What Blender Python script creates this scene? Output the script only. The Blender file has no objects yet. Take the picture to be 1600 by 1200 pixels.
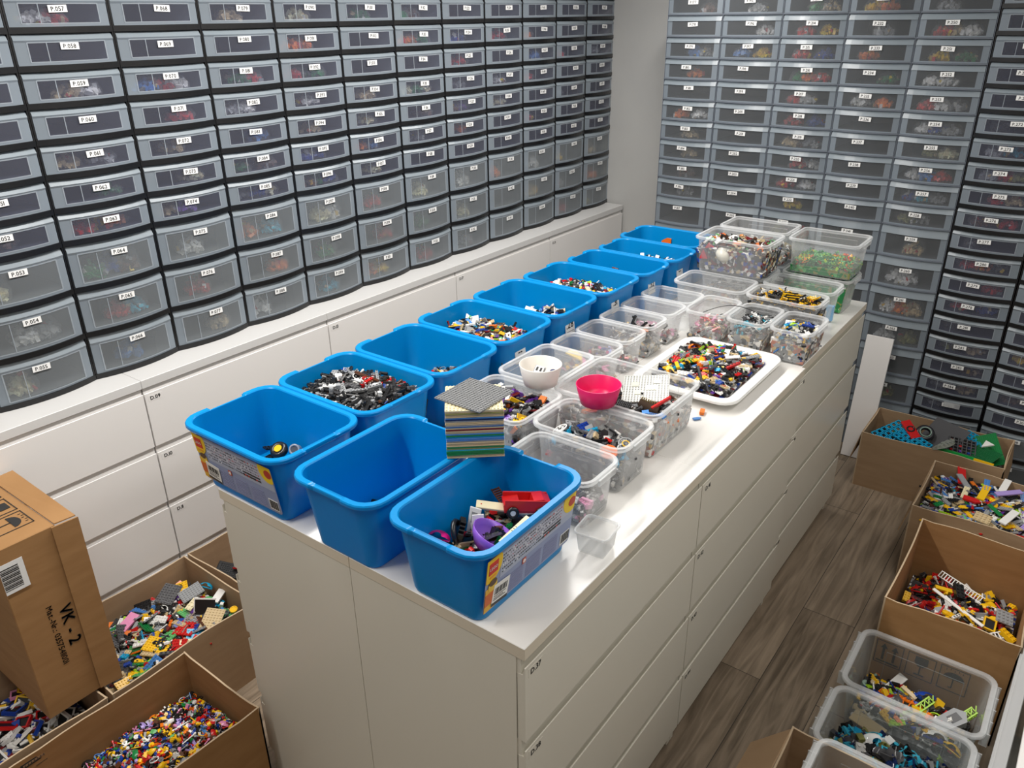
import bpy, math, random
from mathutils import Vector, Matrix
random.seed(7)
C = bpy.context.scene.collection
SC = bpy.context.scene
PI = math.pi
# ---------------------------------------------------------------- camera
cam = bpy.data.cameras.new('camera'); co = bpy.data.objects.new('camera', cam); C.objects.link(co)
co.matrix_world = Matrix(((0.80168, -0.24393, 0.54572, 0.6727), (0.59764, 0.34506, -0.72371, -0.9195),
                          (-0.01177, 0.90633, 0.42241, 2.0818), (0, 0, 0, 1)))
cam.sensor_width = 36.0; cam.lens = 36.0 * 1240.06 / 1600.0; cam.clip_start = .02
SC.camera = co
# ---------------------------------------------------------------- world, lamps, exposure
w = bpy.data.worlds.new('world'); SC.world = w; w.use_nodes = True
w.node_tree.nodes['Background'].inputs[0].default_value = (.9, .93, 1, 1)
w.node_tree.nodes['Background'].inputs[1].default_value = 0.05
def lamp(name, loc, sx, sy, power, col=(1, .97, .93)):
    l = bpy.data.lights.new(name, 'AREA'); l.shape = 'RECTANGLE'; l.size = sx; l.size_y = sy; l.energy = power; l.color = col
    o = bpy.data.objects.new(name, l); C.objects.link(o); o.location = loc; return o
lamp('ceiling_tube_light', (-1.0, 0.75, 2.55), .09, 4.0, 66, (1, .965, .92))
lamp('right_aisle_fill_light', (0.80, 0.9, 2.56), .3, 3.4, 19, (1, .965, .92))  # added fill light, brightens the right faces of the island
SC.view_settings.view_transform = 'Standard'; SC.view_settings.look = 'None'
SC.view_settings.gamma = 1; SC.view_settings.use_curve_mapping = False
SC.view_settings.exposure = 0.3
try:
    SC.cycles.transparent_max_bounces = 32
except Exception: pass

# ---------------------------------------------------------------- materials
def mat(name, col=(.8, .8, .8), rough=.5, spec=.5, metal=0, vcol=False, **kw):
    m = bpy.data.materials.new(name); m.use_nodes = True; n = m.node_tree.nodes['Principled BSDF']
    n.inputs['Base Color'].default_value = (*col, 1); n.inputs['Roughness'].default_value = rough
    n.inputs['Specular IOR Level'].default_value = spec; n.inputs['Metallic'].default_value = metal
    if vcol:
        a = m.node_tree.nodes.new('ShaderNodeVertexColor'); a.layer_name = 'Col'
        m.node_tree.links.new(a.outputs[0], n.inputs['Base Color'])
    for k, v in kw.items(): n.inputs[k.replace('_', ' ')].default_value = v
    return m
def noise_tint(m, c1, c2, scale, detail=4, stretch=(1, 1, 1), bump=0):
    nt = m.node_tree; N = nt.nodes; L = nt.links; p = N['Principled BSDF']
    tc = N.new('ShaderNodeTexCoord'); mp = N.new('ShaderNodeMapping'); mp.inputs['Scale'].default_value = stretch
    no = N.new('ShaderNodeTexNoise'); no.inputs['Scale'].default_value = scale; no.inputs['Detail'].default_value = detail
    r = N.new('ShaderNodeValToRGB'); r.color_ramp.elements[0].position = .3; r.color_ramp.elements[1].position = .7
    r.color_ramp.elements[0].color = (*c1, 1); r.color_ramp.elements[1].color = (*c2, 1)
    L.new(tc.outputs['Object'], mp.inputs[0]); L.new(mp.outputs[0], no.inputs['Vector']); L.new(no.outputs[0], r.inputs[0]); L.new(r.outputs[0], p.inputs['Base Color'])
    if bump:
        b = N.new('ShaderNodeBump'); b.inputs['Strength'].default_value = bump; b.inputs['Distance'].default_value = .002
        L.new(no.outputs[0], b.inputs['Height']); L.new(b.outputs[0], p.inputs['Normal'])
    return m
def clear(name, tint, body, fac, rough=.25, edge=.35, vcol=False):
    """thin plastic: mostly see-through, milky by 'fac', more at grazing angles"""
    m = bpy.data.materials.new(name); m.use_nodes = True; nt = m.node_tree; N = nt.nodes; L = nt.links
    p = N['Principled BSDF']; p.inputs['Base Color'].default_value = (*body, 1); p.inputs['Roughness'].default_value = rough
    t = N.new('ShaderNodeBsdfTransparent'); t.inputs[0].default_value = (*tint, 1)
    mx = N.new('ShaderNodeMixShader'); lw = N.new('ShaderNodeLayerWeight'); lw.inputs[0].default_value = .35
    mr = N.new('ShaderNodeMapRange'); mr.inputs['To Min'].default_value = fac; mr.inputs['To Max'].default_value = min(1, fac + edge)
    L.new(lw.outputs['Facing'], mr.inputs['Value']); L.new(mr.outputs[0], mx.inputs[0])
    if vcol:
        a = N.new('ShaderNodeVertexColor'); a.layer_name = 'Col'
        L.new(a.outputs[0], p.inputs['Base Color']); L.new(a.outputs[0], t.inputs[0])
    L.new(t.outputs[0], mx.inputs[1]); L.new(p.outputs[0], mx.inputs[2]); L.new(mx.outputs[0], N['Material Output'].inputs[0])
    return m
M = {}
M['plastic'] = mat('toy_plastic', rough=.28, vcol=True)
M['matte'] = mat('printed_paper', rough=.5, vcol=True)
M['white'] = mat('white_melamine', (.82, .80, .76), .25)
M['front'] = mat('white_lacquered_front', (.72, .69, .60), .33)
M['edge'] = mat('melamine_edge_band', (.70, .63, .51), .4)
M['white2'] = mat('white_foil_front', (.82, .80, .78), .3)
M['whitetop'] = mat('darkened_foil_top', (.66, .655, .645), .35)  # darker copy of the white foil, for the wall chest tops only
M['wall'] = noise_tint(mat('painted_wall', rough=.8), (.46, .46, .45), (.50, .50, .485), 3)
M['ceil'] = mat('ceiling_paint', (.74, .74, .73), .9)
M['blue'] = mat('blue_tub_plastic', (.0, .29, .68), .3, .35, Subsurface_Weight=.0)
def let_through(m, col, f):
    nt = m.node_tree; N = nt.nodes; t = N.new('ShaderNodeBsdfTranslucent'); t.inputs[0].default_value = (*col, 1); mx = N.new('ShaderNodeMixShader'); mx.inputs[0].default_value = f
    nt.links.new(N['Principled BSDF'].outputs[0], mx.inputs[1]); nt.links.new(t.outputs[0], mx.inputs[2]); nt.links.new(mx.outputs[0], N['Material Output'].inputs[0])
let_through(M['blue'], (.0, .30, .80), .22)
M['black'] = mat('black_frame_plastic', (.006, .006, .007), .35)
M['card'] = noise_tint(mat('brown_cardboard', rough=.85), (.32, .165, .06), (.38, .205, .08), 6, 5, (1, 1, 6), .15)
M['card2'] = noise_tint(mat('pale_cardboard', rough=.85), (.35, .225, .125), (.41, .275, .16), 6, 5, (1, 1, 6), .15)
M['cardedge'] = mat('cardboard_cut_edge', (.50, .38, .25), .9)
M['ink'] = mat('black_ink', (.02, .02, .02), .6)
M['paper'] = mat('white_paper', (.85, .85, .84), .6)
M['clear'] = clear('clear_polypropylene', (.97, .972, .97), (.82, .83, .84), .11, .22, .4)
M['bagfilm'] = clear('thin_bag_film', (.98, .98, .98), (.7, .7, .7), .05, .15, .3)
M['clearrim'] = clear('clear_plastic_rim', (.95, .96, .96), (.84, .85, .86), .27, .3, .3)
M['floorclear'] = clear('cloudy_polypropylene', (.96, .97, .97), (.62, .65, .65), .03, .07, .5)
M['frost'] = clear('frosted_drawer_border', (.70, .74, .80), (.31, .36, .41), .60, .35, .3)
M['frosttop'] = clear('frosted_drawer_lip', (.70, .74, .80), (.31, .36, .40), .72, .3, .25)
M['smoke'] = clear('smoky_drawer_window', (.80, .82, .88), (.19, .20, .26), .26, .3, .3)
M['smoketall'] = clear('hazy_tall_drawer_window', (.86, .88, .88), (.29, .315, .335), .40, .35, .3)
M['line'] = clear('moulded_line', (.9, .9, .9), (.42, .47, .52), .55, .3, .2)
M['gframe'] = clear('grey_clear_frame', (.6, .64, .7), (.25, .28, .33), .55, .35, .3)
M['cwin'] = clear('clear_drawer_window', (.84, .85, .87), (.25, .265, .28), .30, .25, .3)
M['trans'] = clear('transparent_coloured_plastic', (.5, .5, .5), (.5, .5, .5), .45, .1, .4, vcol=True)
# floor planks
def floor_mat():
    m = mat('grey_oak_planks', rough=.42, spec=.35); nt = m.node_tree; N = nt.nodes; L = nt.links; p = N['Principled BSDF']
    tc = N.new('ShaderNodeTexCoord'); mp = N.new('ShaderNodeMapping'); mp.inputs['Rotation'].default_value = (0, 0, PI / 2)
    mp.inputs['Location'].default_value = (-1.228, -.115 + .0, 0)
    br = N.new('ShaderNodeTexBrick'); br.offset = .37; br.inputs['Scale'].default_value = 1
    br.inputs['Brick Width'].default_value = 1.22; br.inputs['Row Height'].default_value = .19
    br.inputs['Mortar Size'].default_value = .0012; br.inputs['Mortar'].default_value = (.02, .017, .014, 1)
    br.inputs['Color1'].default_value = (.15, .15, .15, 1); br.inputs['Color2'].default_value = (.95, .95, .95, 1)
    L.new(tc.outputs['Object'], mp.inputs[0]); L.new(mp.outputs[0], br.inputs['Vector'])
    mp2 = N.new('ShaderNodeMapping'); mp2.inputs['Scale'].default_value = (22, 1.6, 1)
    no = N.new('ShaderNodeTexNoise'); no.inputs['Scale'].default_value = 1.6; no.inputs['Detail'].default_value = 8; no.inputs['Distortion'].default_value = 1.2
    ad = N.new('ShaderNodeVectorMath'); ad.operation = 'ADD'
    L.new(tc.outputs['Object'], mp2.inputs[0]); L.new(mp2.outputs[0], ad.inputs[0]); L.new(br.outputs['Color'], ad.inputs[1]); L.new(ad.outputs[0], no.inputs['Vector'])
    no2 = N.new('ShaderNodeTexNoise'); no2.inputs['Scale'].default_value = 3.5; no2.inputs['Detail'].default_value = 3
    L.new(tc.outputs['Object'], no2.inputs['Vector'])
    r = N.new('ShaderNodeValToRGB'); e = r.color_ramp.elements; e[0].position = .25; e[0].color = (.105, .078, .052, 1); e[1].position = .75; e[1].color = (.34, .265, .19, 1)
    a1 = N.new('ShaderNodeMath'); a1.operation = 'MULTIPLY_ADD'; a1.inputs[1].default_value = .22; a1.inputs[2].default_value = -.11
    L.new(br.outputs['Color'], a1.inputs[0])
    a2 = N.new('ShaderNodeMath'); a2.operation = 'ADD'; L.new(a1.outputs[0], a2.inputs[0]); L.new(no.outputs[0], a2.inputs[1])
    a3 = N.new('ShaderNodeMath'); a3.operation = 'MULTIPLY_ADD'; a3.inputs[1].default_value = .35; L.new(no2.outputs[0], a3.inputs[0])
    a4 = N.new('ShaderNodeMath'); a4.operation = 'ADD'; a4.inputs[1].default_value = -.175; L.new(a2.outputs[0], a4.inputs[0]); L.new(a4.outputs[0], a3.inputs[2])
    L.new(a3.outputs[0], r.inputs[0])
    mx = N.new('ShaderNodeMix'); mx.data_type = 'RGBA'; L.new(br.outputs['Fac'], mx.inputs[0]); L.new(r.outputs[0], mx.inputs[6]); mx.inputs[7].default_value = (.03, .025, .02, 1)
    L.new(mx.outputs[2], p.inputs['Base Color'])
    return m
M['floor'] = floor_mat()
# mixed-brick filler seen in the gaps between loose pieces
def filler(name, cols):
    m = mat(name, rough=.4); nt = m.node_tree; N = nt.nodes; L = nt.links
    tc = N.new('ShaderNodeTexCoord'); v = N.new('ShaderNodeTexVoronoi'); v.inputs['Scale'].default_value = 75
    sp = N.new('ShaderNodeSeparateColor'); r = N.new('ShaderNodeValToRGB'); r.color_ramp.interpolation = 'CONSTANT'
    while len(r.color_ramp.elements) < len(cols): r.color_ramp.elements.new(.5)
    for i, c in enumerate(cols):
        r.color_ramp.elements[i].position = i / len(cols); r.color_ramp.elements[i].color = (*c, 1)
    L.new(tc.outputs['Object'], v.inputs['Vector']); L.new(v.outputs['Color'], sp.inputs[0]); L.new(sp.outputs[0], r.inputs[0]); L.new(r.outputs[0], N['Principled BSDF'].inputs['Base Color'])
    return m
# toy colours
K = dict(black=(.012, .012, .013), dgrey=(.09, .09, .095), grey=(.30, .31, .32), white=(.82, .81, .78), red=(.55, .012, .012), blue=(.01, .05, .32),
         mblue=(.08, .24, .58), yellow=(.85, .50, .01), green=(.01, .20, .05), lime=(.36, .62, .02), orange=(.80, .18, .01), tan=(.58, .45, .26), brown=(.10, .035, .015),
         pink=(.75, .28, .48), magenta=(.60, .01, .20), purple=(.14, .04, .33), lav=(.38, .28, .62), azure=(.01, .36, .62), dred=(.16, .008, .01), lgreen=(.12, .42, .14),
         cream=(.80, .72, .48), olive=(.25, .25, .08), dblue=(.008, .02, .09), sand=(.22, .33, .27), cyan=(.05, .45, .62))
M['fill'] = filler('mixed_brick_depths', [K['black'], K['dgrey'], K['grey'], K['dred'], K['black'], K['tan'], K['black'], K['blue'], K['dgrey'], K['white']])
M['fillg'] = filler('green_brick_depths', [K['green'], K['green'], K['lgreen'], K['green'], K['olive']])
M['filltech'] = filler('black_grey_brick_depths', [K['black'], K['dgrey'], K['grey'], K['black'], K['black'], K['dgrey']])
M['fillsoft'] = filler('pale_brick_depths', [K['grey'], K['white'], K['dgrey'], K['tan'], K['grey'], (.45, .2, .15)])

# ---------------------------------------------------------------- mesh helper
class MB:
    def __init__(s): s.v = []; s.f = []; s.m = []; s.c = []; s.sm = []
    def add(s, vs, fs, mi=0, col=(1, 1, 1), M4=None, smooth=False):
        b = len(s.v)
        if M4 is None: s.v.extend(vs)
        else: s.v.extend([tuple(M4 @ Vector(p)) for p in vs])
        for f in fs: s.f.append(tuple(i + b for i in f)); s.m.append(mi); s.c.append(col); s.sm.append(smooth)
    def box(s, x0, x1, y0, y1, z0, z1, mi=0, col=(1, 1, 1), M4=None):
        v = [(x, y, z) for z in (z0, z1) for y in (y0, y1) for x in (x0, x1)]
        s.add(v, [(0, 2, 3, 1), (4, 5, 7, 6), (0, 1, 5, 4), (2, 6, 7, 3), (0, 4, 6, 2), (1, 3, 7, 5)], mi, col, M4)
    def bbox(s, x0, x1, y0, y1, z0, z1, b=.002, mi=0, col=(1, 1, 1), M4=None):
        """box with chamfered edges"""
        cx, cy, cz = (x0 + x1) / 2, (y0 + y1) / 2, (z0 + z1) / 2; hx, hy, hz = (x1 - x0) / 2, (y1 - y0) / 2, (z1 - z0) / 2
        v = []; idx = {}
        for sx in (-1, 1):
            for sy in (-1, 1):
                for sz in (-1, 1):
                    for a in range(3):
                        d = [hx - b, hy - b, hz - b]; d[a] += b; idx[(sx, sy, sz, a)] = len(v)
                        v.append((cx + sx * d[0], cy + sy * d[1], cz + sz * d[2]))
        f = []
        for a in range(3):
            o = [i for i in range(3) if i != a]
            for sa in (-1, 1):
                q = []
                for p0, p1 in ((-1, -1), (1, -1), (1, 1), (-1, 1)):
                    sg = [0, 0, 0]; sg[a] = sa; sg[o[0]] = p0; sg[o[1]] = p1; q.append(idx[(*sg, a)])
                if (sa > 0) == (a == 1): q.reverse()
                f.append(tuple(q))
        for a in range(3):
            o = [i for i in range(3) if i != a]
            for p in (-1, 1):
                for q in (-1, 1):
                    def g(sa, ax):
                        sg = [0, 0, 0]; sg[a] = sa; sg[o[0]] = p; sg[o[1]] = q; return idx[(*sg, ax)]
                    f.append((g(-1, o[0]), g(1, o[0]), g(1, o[1]), g(-1, o[1])))
        for sx in (-1, 1):
            for sy in (-1, 1):
                for sz in (-1, 1): f.append(tuple(idx[(sx, sy, sz, a)] for a in range(3)))
        s.add(v, f, mi, col, M4)
    def cyl(s, r, z0, z1, n=10, mi=0, col=(1, 1, 1), M4=None, r2=None, cap=True):
        r2 = r if r2 is None else r2
        v = [(r * math.cos(2 * PI * i / n), r * math.sin(2 * PI * i / n), z0) for i in range(n)] + [(r2 * math.cos(2 * PI * i / n), r2 * math.sin(2 * PI * i / n), z1) for i in range(n)]
        s.add(v, [(i, (i + 1) % n, n + (i + 1) % n, n + i) for i in range(n)], mi, col, M4, True)
        if cap: s.add(v, [tuple(range(n, 2 * n)), tuple(range(n - 1, -1, -1))], mi, col, M4)
    def ring(s, R, r, n=16, k=6, mi=0, col=(1, 1, 1), M4=None, sz=1):
        v = [((R + r * math.cos(2 * PI * j / k)) * math.cos(2 * PI * i / n), (R + r * math.cos(2 * PI * j / k)) * math.sin(2 * PI * i / n), sz * r * math.sin(2 * PI * j / k)) for i in range(n) for j in range(k)]
        s.add(v, [(i * k + j, ((i + 1) % n) * k + j, ((i + 1) % n) * k + (j + 1) % k, i * k + (j + 1) % k) for i in range(n) for j in range(k)], mi, col, M4, True)
    def prism(s, pts, z0, z1, mi=0, col=(1, 1, 1), M4=None):
        n = len(pts)
        v = [(x, y, z0) for x, y in pts] + [(x, y, z1) for x, y in pts]
        s.add(v, [tuple(range(n - 1, -1, -1)), tuple(range(n, 2 * n))] + [(i, (i + 1) % n, n + (i + 1) % n, n + i) for i in range(n)], mi, col, M4)
    def lathe(s, prof, n=40, mi=0, col=(1, 1, 1), M4=None):
        v = []
        for r, z in prof: v += [(r * math.cos(2 * PI * i / n), r * math.sin(2 * PI * i / n), z) for i in range(n)]
        f = [(j * n + i, j * n + (i + 1) % n, (j + 1) * n + (i + 1) % n, (j + 1) * n + i) for j in range(len(prof) - 1) for i in range(n)]
        s.add(v, f, mi, col, M4, True)
    def tube(s, pts, r, k=6, mi=0, col=(1, 1, 1)):
        v = []; n = len(pts)
        for i, p in enumerate(pts):
            p = Vector(p); d = (Vector(pts[min(i + 1, n - 1)]) - Vector(pts[max(i - 1, 0)])).normalized()
            a = d.orthogonal().normalized(); b = d.cross(a)
            v += [tuple(p + r * (math.cos(2 * PI * j / k) * a + math.sin(2 * PI * j / k) * b)) for j in range(k)]
        s.add(v, [(i * k + j, i * k + (j + 1) % k, (i + 1) * k + (j + 1) % k, (i + 1) * k + j) for i in range(n - 1) for j in range(k)] + [tuple(range(k)), tuple(range((n - 1) * k, n * k))], mi, col, None, True)
    def mesh(s, name, mats, cols=True):
        me = bpy.data.meshes.new(name); me.from_pydata(s.v, [], s.f)
        for m in mats: me.materials.append(m)
        me.polygons.foreach_set('material_index', s.m); me.polygons.foreach_set('use_smooth', s.sm)
        if cols:
            ca = me.color_attributes.new('Col', 'FLOAT_COLOR', 'CORNER'); buf = []
            for f, c in zip(s.f, s.c): buf += [c[0], c[1], c[2], 1.0] * len(f)
            ca.data.foreach_set('color', buf)
        me.update(); return me
    def build(s, name, mats, parent=None, loc=None, rz=0, cols=True):
        return link(name, s.mesh(name, mats, cols), parent, loc, rz)
def link(name, me, parent=None, loc=None, rz=0):
    o = bpy.data.objects.new(name, me); C.objects.link(o)
    if parent: o.parent = parent
    if loc is not None: o.location = loc
    if rz: o.rotation_euler = (0, 0, rz)
    return o
def tag(o, label=None, cat=None, group=None, kind=None):
    if label: o['label'] = label
    if cat: o['category'] = cat
    if group: o['group'] = group
    if kind: o['kind'] = kind
    return o
def empty(name, loc, rz, label, cat, group=None):
    o = bpy.data.objects.new(name, None); C.objects.link(o); o.location = loc; o.rotation_euler = (0, 0, rz); o.empty_display_size = .05
    return tag(o, label, cat, group)
def T(x, y, z, rx=0, ry=0, rz=0, s=1):
    return Matrix.Translation((x, y, z)) @ Matrix.Rotation(rz, 4, 'Z') @ Matrix.Rotation(ry, 4, 'Y') @ Matrix.Rotation(rx, 4, 'X') @ Matrix.Scale(s, 4)

# ---------------------------------------------------------------- lettering
GL = {}
def load_glyphs(chars):
    obs = []
    for ch in chars:
        cu = bpy.data.curves.new('glyph', 'FONT'); cu.body = ch; cu.size = 1; cu.resolution_u = 2
        o = bpy.data.objects.new('glyph', cu); C.objects.link(o); obs.append((ch, o, cu))
    bpy.context.view_layer.update(); dg = bpy.context.evaluated_depsgraph_get()
    for ch, o, cu in obs:
        me = o.evaluated_get(dg).to_mesh(); vs = [tuple(v.co) for v in me.vertices]; fs = [tuple(p.vertices) for p in me.polygons]
        x0 = min([v[0] for v in vs]); x1 = max([v[0] for v in vs]); GL[ch] = (vs, fs, x0, x1)
        o.evaluated_get(dg).to_mesh_clear()
    for ch, o, cu in obs: bpy.data.objects.remove(o); bpy.data.curves.remove(cu)
load_glyphs('0123456789PDVKMatNr.:-LEGO')
def text(mb, s, M4, size, mi=0, col=(0, 0, 0), center=True, bold=0):
    x = 0; items = []
    for ch in s:
        if ch == ' ': x += .35; continue
        vs, fs, x0, x1 = GL[ch]; items.append((vs, fs, x - x0)); x += (x1 - x0) + .10
    off = -x / 2 if center else 0
    for vs, fs, dx in items:
        for k in ((0, 0), (bold, 0), (0, bold)) if bold else ((0, 0),):
            mb.add([((v[0] + dx + off + k[0]) * size, (v[1] - (.35 if center else 0) + k[1]) * size, 0) for v in vs], fs, mi, col, M4)

ORD = 'first second third fourth fifth sixth seventh eighth ninth tenth eleventh twelfth thirteenth fourteenth fifteenth sixteenth seventeenth eighteenth nineteenth twentieth'.split()
ORD += ['twenty-' + w for w in ORD[:9]] + ['thirtieth'] + ['thirty-' + w for w in ORD[:9]]
# ---------------------------------------------------------------- room
def plane_box(name, *a, m='wall'):
    mb = MB(); mb.box(*a); o = mb.build(name, [M[m]], cols=False); return tag(o, kind='structure')
plane_box('floor', -2.3, 1.45, -2.6, 3.6, -.05, 0, m='floor')
plane_box('ceiling', -2.3, 1.45, -2.6, 3.6, 2.6, 2.65, m='ceil')
plane_box('wall_left', -2.32, -2.222, -2.6, 3.6, 0, 2.6)
plane_box('wall_back', -2.222, 1.45, 3.47, 3.6, 0, 2.6)
plane_box('wall_right', 1.35, 1.45, -2.6, 3.47, 0, 2.6)
plane_box('wall_front', -2.222, 1.35, -2.6, -2.5, 0, 2.6)
# ceiling tube housing, and an added housing for the right-aisle fill light
for nm, lb, x, y, sx, sy in (('tube_light', 'long ceiling tube light over the left aisle', -1.0, .75, .11, 4.0), ('fill_light_housing', 'added housing of the fill light over the right aisle', .80, .9, .34, 3.4)):
    mb = MB(); mb.box(x - sx / 2 - .01, x + sx / 2 + .01, y - sy / 2 - .01, y + sy / 2 + .01, 2.565, 2.6)
    tag(mb.build(nm, [M['ceil']], cols=False), lb, 'ceiling light')

# ---------------------------------------------------------------- chests of drawers
HZ = [.950, .7275, .506, .2825]
def chest(x, y, rz, label, group, nums, m='front', dx=0):
    """origin: floor, centre of the front edge; front faces local -Y; width .8 depth .48"""
    t = empty('chest_of_drawers', (x, y, 0), rz, label, 'chest of drawers', group)
    c = MB(); W = .3988
    c.box(-W, -W + .02, .021, .479, 0, .9695, 0); c.box(W - .02, W, .021, .479, 0, .9695, 0)
    c.box(-W + .02, W - .02, .036, .479, .05, .9695, 0); c.box(-W + .02, W - .02, .05, .479, 0, .05, 1)
    for z1 in HZ: c.box(-W + .002, W - .002, .011 if m == 'front' else .007, .036, z1 - .022, z1 + (.0195 if z1 > .9 else .026), 0)
    c.build('cabinet_body', [M[m], M['edge']], t, cols=False)
    p = MB(); p.bbox(-W - .0008, W + .0008, 0, .4795, .970, 1.0, .0012, 0)
    for i, f in enumerate(p.f):
        zz = [p.v[k][2] for k in f]
        if min(zz) < .9985 and m == 'front': p.m[i] = 1
    p.build('top_panel', [M['white'] if m == 'front' else M['whitetop'], M['edge']], t, cols=False)
    for i, z1 in enumerate(HZ):
        z0 = (HZ[i + 1] + .026) if i < 3 else .08
        d = MB()
        prof = [(0, z0), (0, z1 - .001), (.001, z1), (.0022, z1), (.006, z1 - .018), (.019, z1 - .020), (.019, z0), (.015, z0)]
        pts = [(-W + .0015, a, b) for a, b in prof] + [(W - .0015, a, b) for a, b in prof]; n = len(prof)
        d.add(pts, [tuple(range(n)), tuple(range(2 * n - 1, n - 1, -1))] + [(j, n + j, n + (j + 1) % n, (j + 1) % n) for j in range(n)])
        dr = d.build('drawer', [M[m]], t, cols=False)
        if nums:
            s = MB(); s.box(-W + .012, -W + .062, -.0004, 0, z1 - .032, z1 - .010, 0)
            text(s, 'D.%02d' % nums[i], T(-W + .037, -.0008, z1 - .021, PI / 2), .0185, 1, bold=.05)
            s.build('number_label', [M[m], M['ink']], dr, cols=False)
    return t
ordw = ['nearest', 'middle', 'far']
for i in range(3):
    off = -.012 if i == 2 else 0
    chest(0 + off, .4 + .8 * i, PI / 2, 'white chest on the right side of the island, %s, facing the aisle of boxes' % ['nearest one', 'middle one', 'farthest one'][i],
          'island chests', [37 + 4 * i + k for k in range(4)])
    chest(-.96 + off, .4 + .8 * i, -PI / 2, 'white chest on the left side of the island, %s, under the blue tubs' % ['nearest one', 'middle one', 'farthest one'][i], 'island chests', None)
for i in range(5):
    y0 = -.5555 + .8 * i
    chest(-1.738, y0 + .4, PI / 2, 'white chest along the left wall, ' + ['leftmost one behind the standing carton', 'second from the left, top drawer D.09', 'third from the left, top drawer D.13', 'fourth from the left, top drawer D.17', 'farthest one, in the corner'][i],
          'wall chests', [5 + 4 * i + k for k in range(4)], 'white2')

# ---------------------------------------------------------------- drawer towers
def front_mesh(w, h, bulge, kind):
    """front shell of a drawer; origin bottom centre of its face plane, facing -Y; materials frost, lip, window, line"""
    mb = MB(); hw = w / 2
    def Y(x): return -bulge * (1 - (x / hw) ** 2)
    if kind == 'clear': bx, bt, bb, lip = .09, .27, .06, .27
    elif h < .11: bx, bt, bb, lip = .11, .27, .10, .20
    else: bx, bt, bb, lip = .09, .22, .07, .16
    us = [0, .02, bx, .28, .36, .44, .56, .64, .72, 1 - bx, .98, 1]
    xs = [-hw + u * w for u in us]
    zs = [0, bb * h, (1 - bt) * h, (1 - lip) * h, h - .002, h]
    ys = [0, 0, 0, -.003 if kind != 'clear' else -.004, .006, .010]
    V = [(x, Y(x) + ys[j], zs[j]) for j in range(6) for x in xs]; n = len(xs)
    for j in range(5):
        for i in range(n - 1):
            if j == 1 and 2 <= i <= 8: mi = 2
            elif j >= 3: mi = 1
            else: mi = 0
            mb.add([V[j * n + i], V[j * n + i + 1], V[(j + 1) * n + i + 1], V[(j + 1) * n + i]], [(0, 1, 2, 3)], mi)
    # moulded outline of the window
    t = .0016 if h < .11 else .002
    x0, x1, z0, z1 = xs[2], xs[9], zs[1], zs[2]
    for xx in (x0, x1) if kind != 'clear' else ():
        mb.box(xx - t, xx + t, Y(xx) - .0012, Y(xx), z0, z1, 3)
    for zz in (z0, z1) if kind != 'clear' else ():
        for i in range(2, 9):
            a, b = xs[i], xs[i + 1]
            mb.add([(a, Y(a) - .0012, zz - t), (b, Y(b) - .0012, zz - t), (b, Y(b) - .0012, zz + t), (a, Y(a) - .0012, zz + t)], [(0, 1, 2, 3)], 3)
    if kind != 'clear':
        mb.box(xs[3] - .0012, xs[3] + .0012, Y(xs[3]) - .0010, Y(xs[3]), z0, h * .74, 3)
    # returns and tray body
    d = .34
    mb.box(-hw, -hw + .0015, 0, d, .004, h * .86, 0); mb.box(hw - .0015, hw, 0, d, .004, h * .86, 0)
    mb.box(-hw, hw, 0, d, .002, .004, 2); mb.box(-hw, hw, d - .002, d, .004, h * .8, 2)
    return mb
FR = {}
def get_front(w, h, b, kind):
    k = (w, h, b, kind)
    if k not in FR:
        wm = M['cwin'] if kind == 'clear' else (M['smoke'] if h < .11 else M['smoketall'])
        FR[k] = front_mesh(w, h, b, kind).mesh('drawer', [M['frost'], M['frosttop'], wm, M['line']], cols=False)
    return FR[k]
PAL = dict(r='red', o='orange', y='yellow', g='green', b='blue', w='white', t='tan', c='cyan', k='black', e='grey', n='brown', p='purple', m='mblue', l='lime', h='cream', v='olive')
PALN = dict(r='red', o='orange', y='yellow', g='green', b='dark blue', w='white', t='tan', c='light blue', k='black', e='grey', n='brown', p='purple', m='blue', l='lime', h='cream', v='olive')
BAGM = {}
def bag_mesh(key, tall):
    k = (key, tall, random.randint(0, 2))
    if k in BAGM: return BAGM[k]
    rnd = random.Random(str(k)); mb = MB(); base = K[PAL[key]]; H = .07 if tall else .042
    # crumpled transparent bag with pieces in it
    n = 80 if tall else 55
    for i in range(n):
        a = rnd.random() * 2 * PI; r = math.sqrt(rnd.random()); z = rnd.random() * H * (1 - r * .8)
        c = base if rnd.random() < .92 else K[rnd.choice(['white', 'grey', 'yellow', 'red', 'tan'])]
        f = .9 + .7 * rnd.random(); s = .005 + rnd.random() * .006  # f brightens the piece colours to offset the dim drawer inside
        mb.box(-s, s, -s * .7, s * .7, -s * .5, s * .5, 0, tuple(min(1, q * f) for q in c), T(r * .042 * math.cos(a), r * .04 * math.sin(a), z + .006, rnd.random() * 3, rnd.random() * 3, rnd.random() * 3))
    pr = [(.047, .001), (.052, H * .4), (.038, H * .95), (.012, H * 1.15), (.018, H * 1.3)]
    v = []; N = 12
    for r, z in pr: v += [(r * (1 + rnd.uniform(-.15, .15)) * math.cos(2 * PI * i / N), r * (1 + rnd.uniform(-.15, .15)) * math.sin(2 * PI * i / N), z) for i in range(N)]
    mb.add(v, [(j * N + i, j * N + (i + 1) % N, (j + 1) * N + (i + 1) % N, (j + 1) * N + i) for j in range(4) for i in range(N)], 1)
    BAGM[k] = mb.mesh('brick_bag', [M['plastic'], M['bagfilm']]); return BAGM[k]
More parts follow.
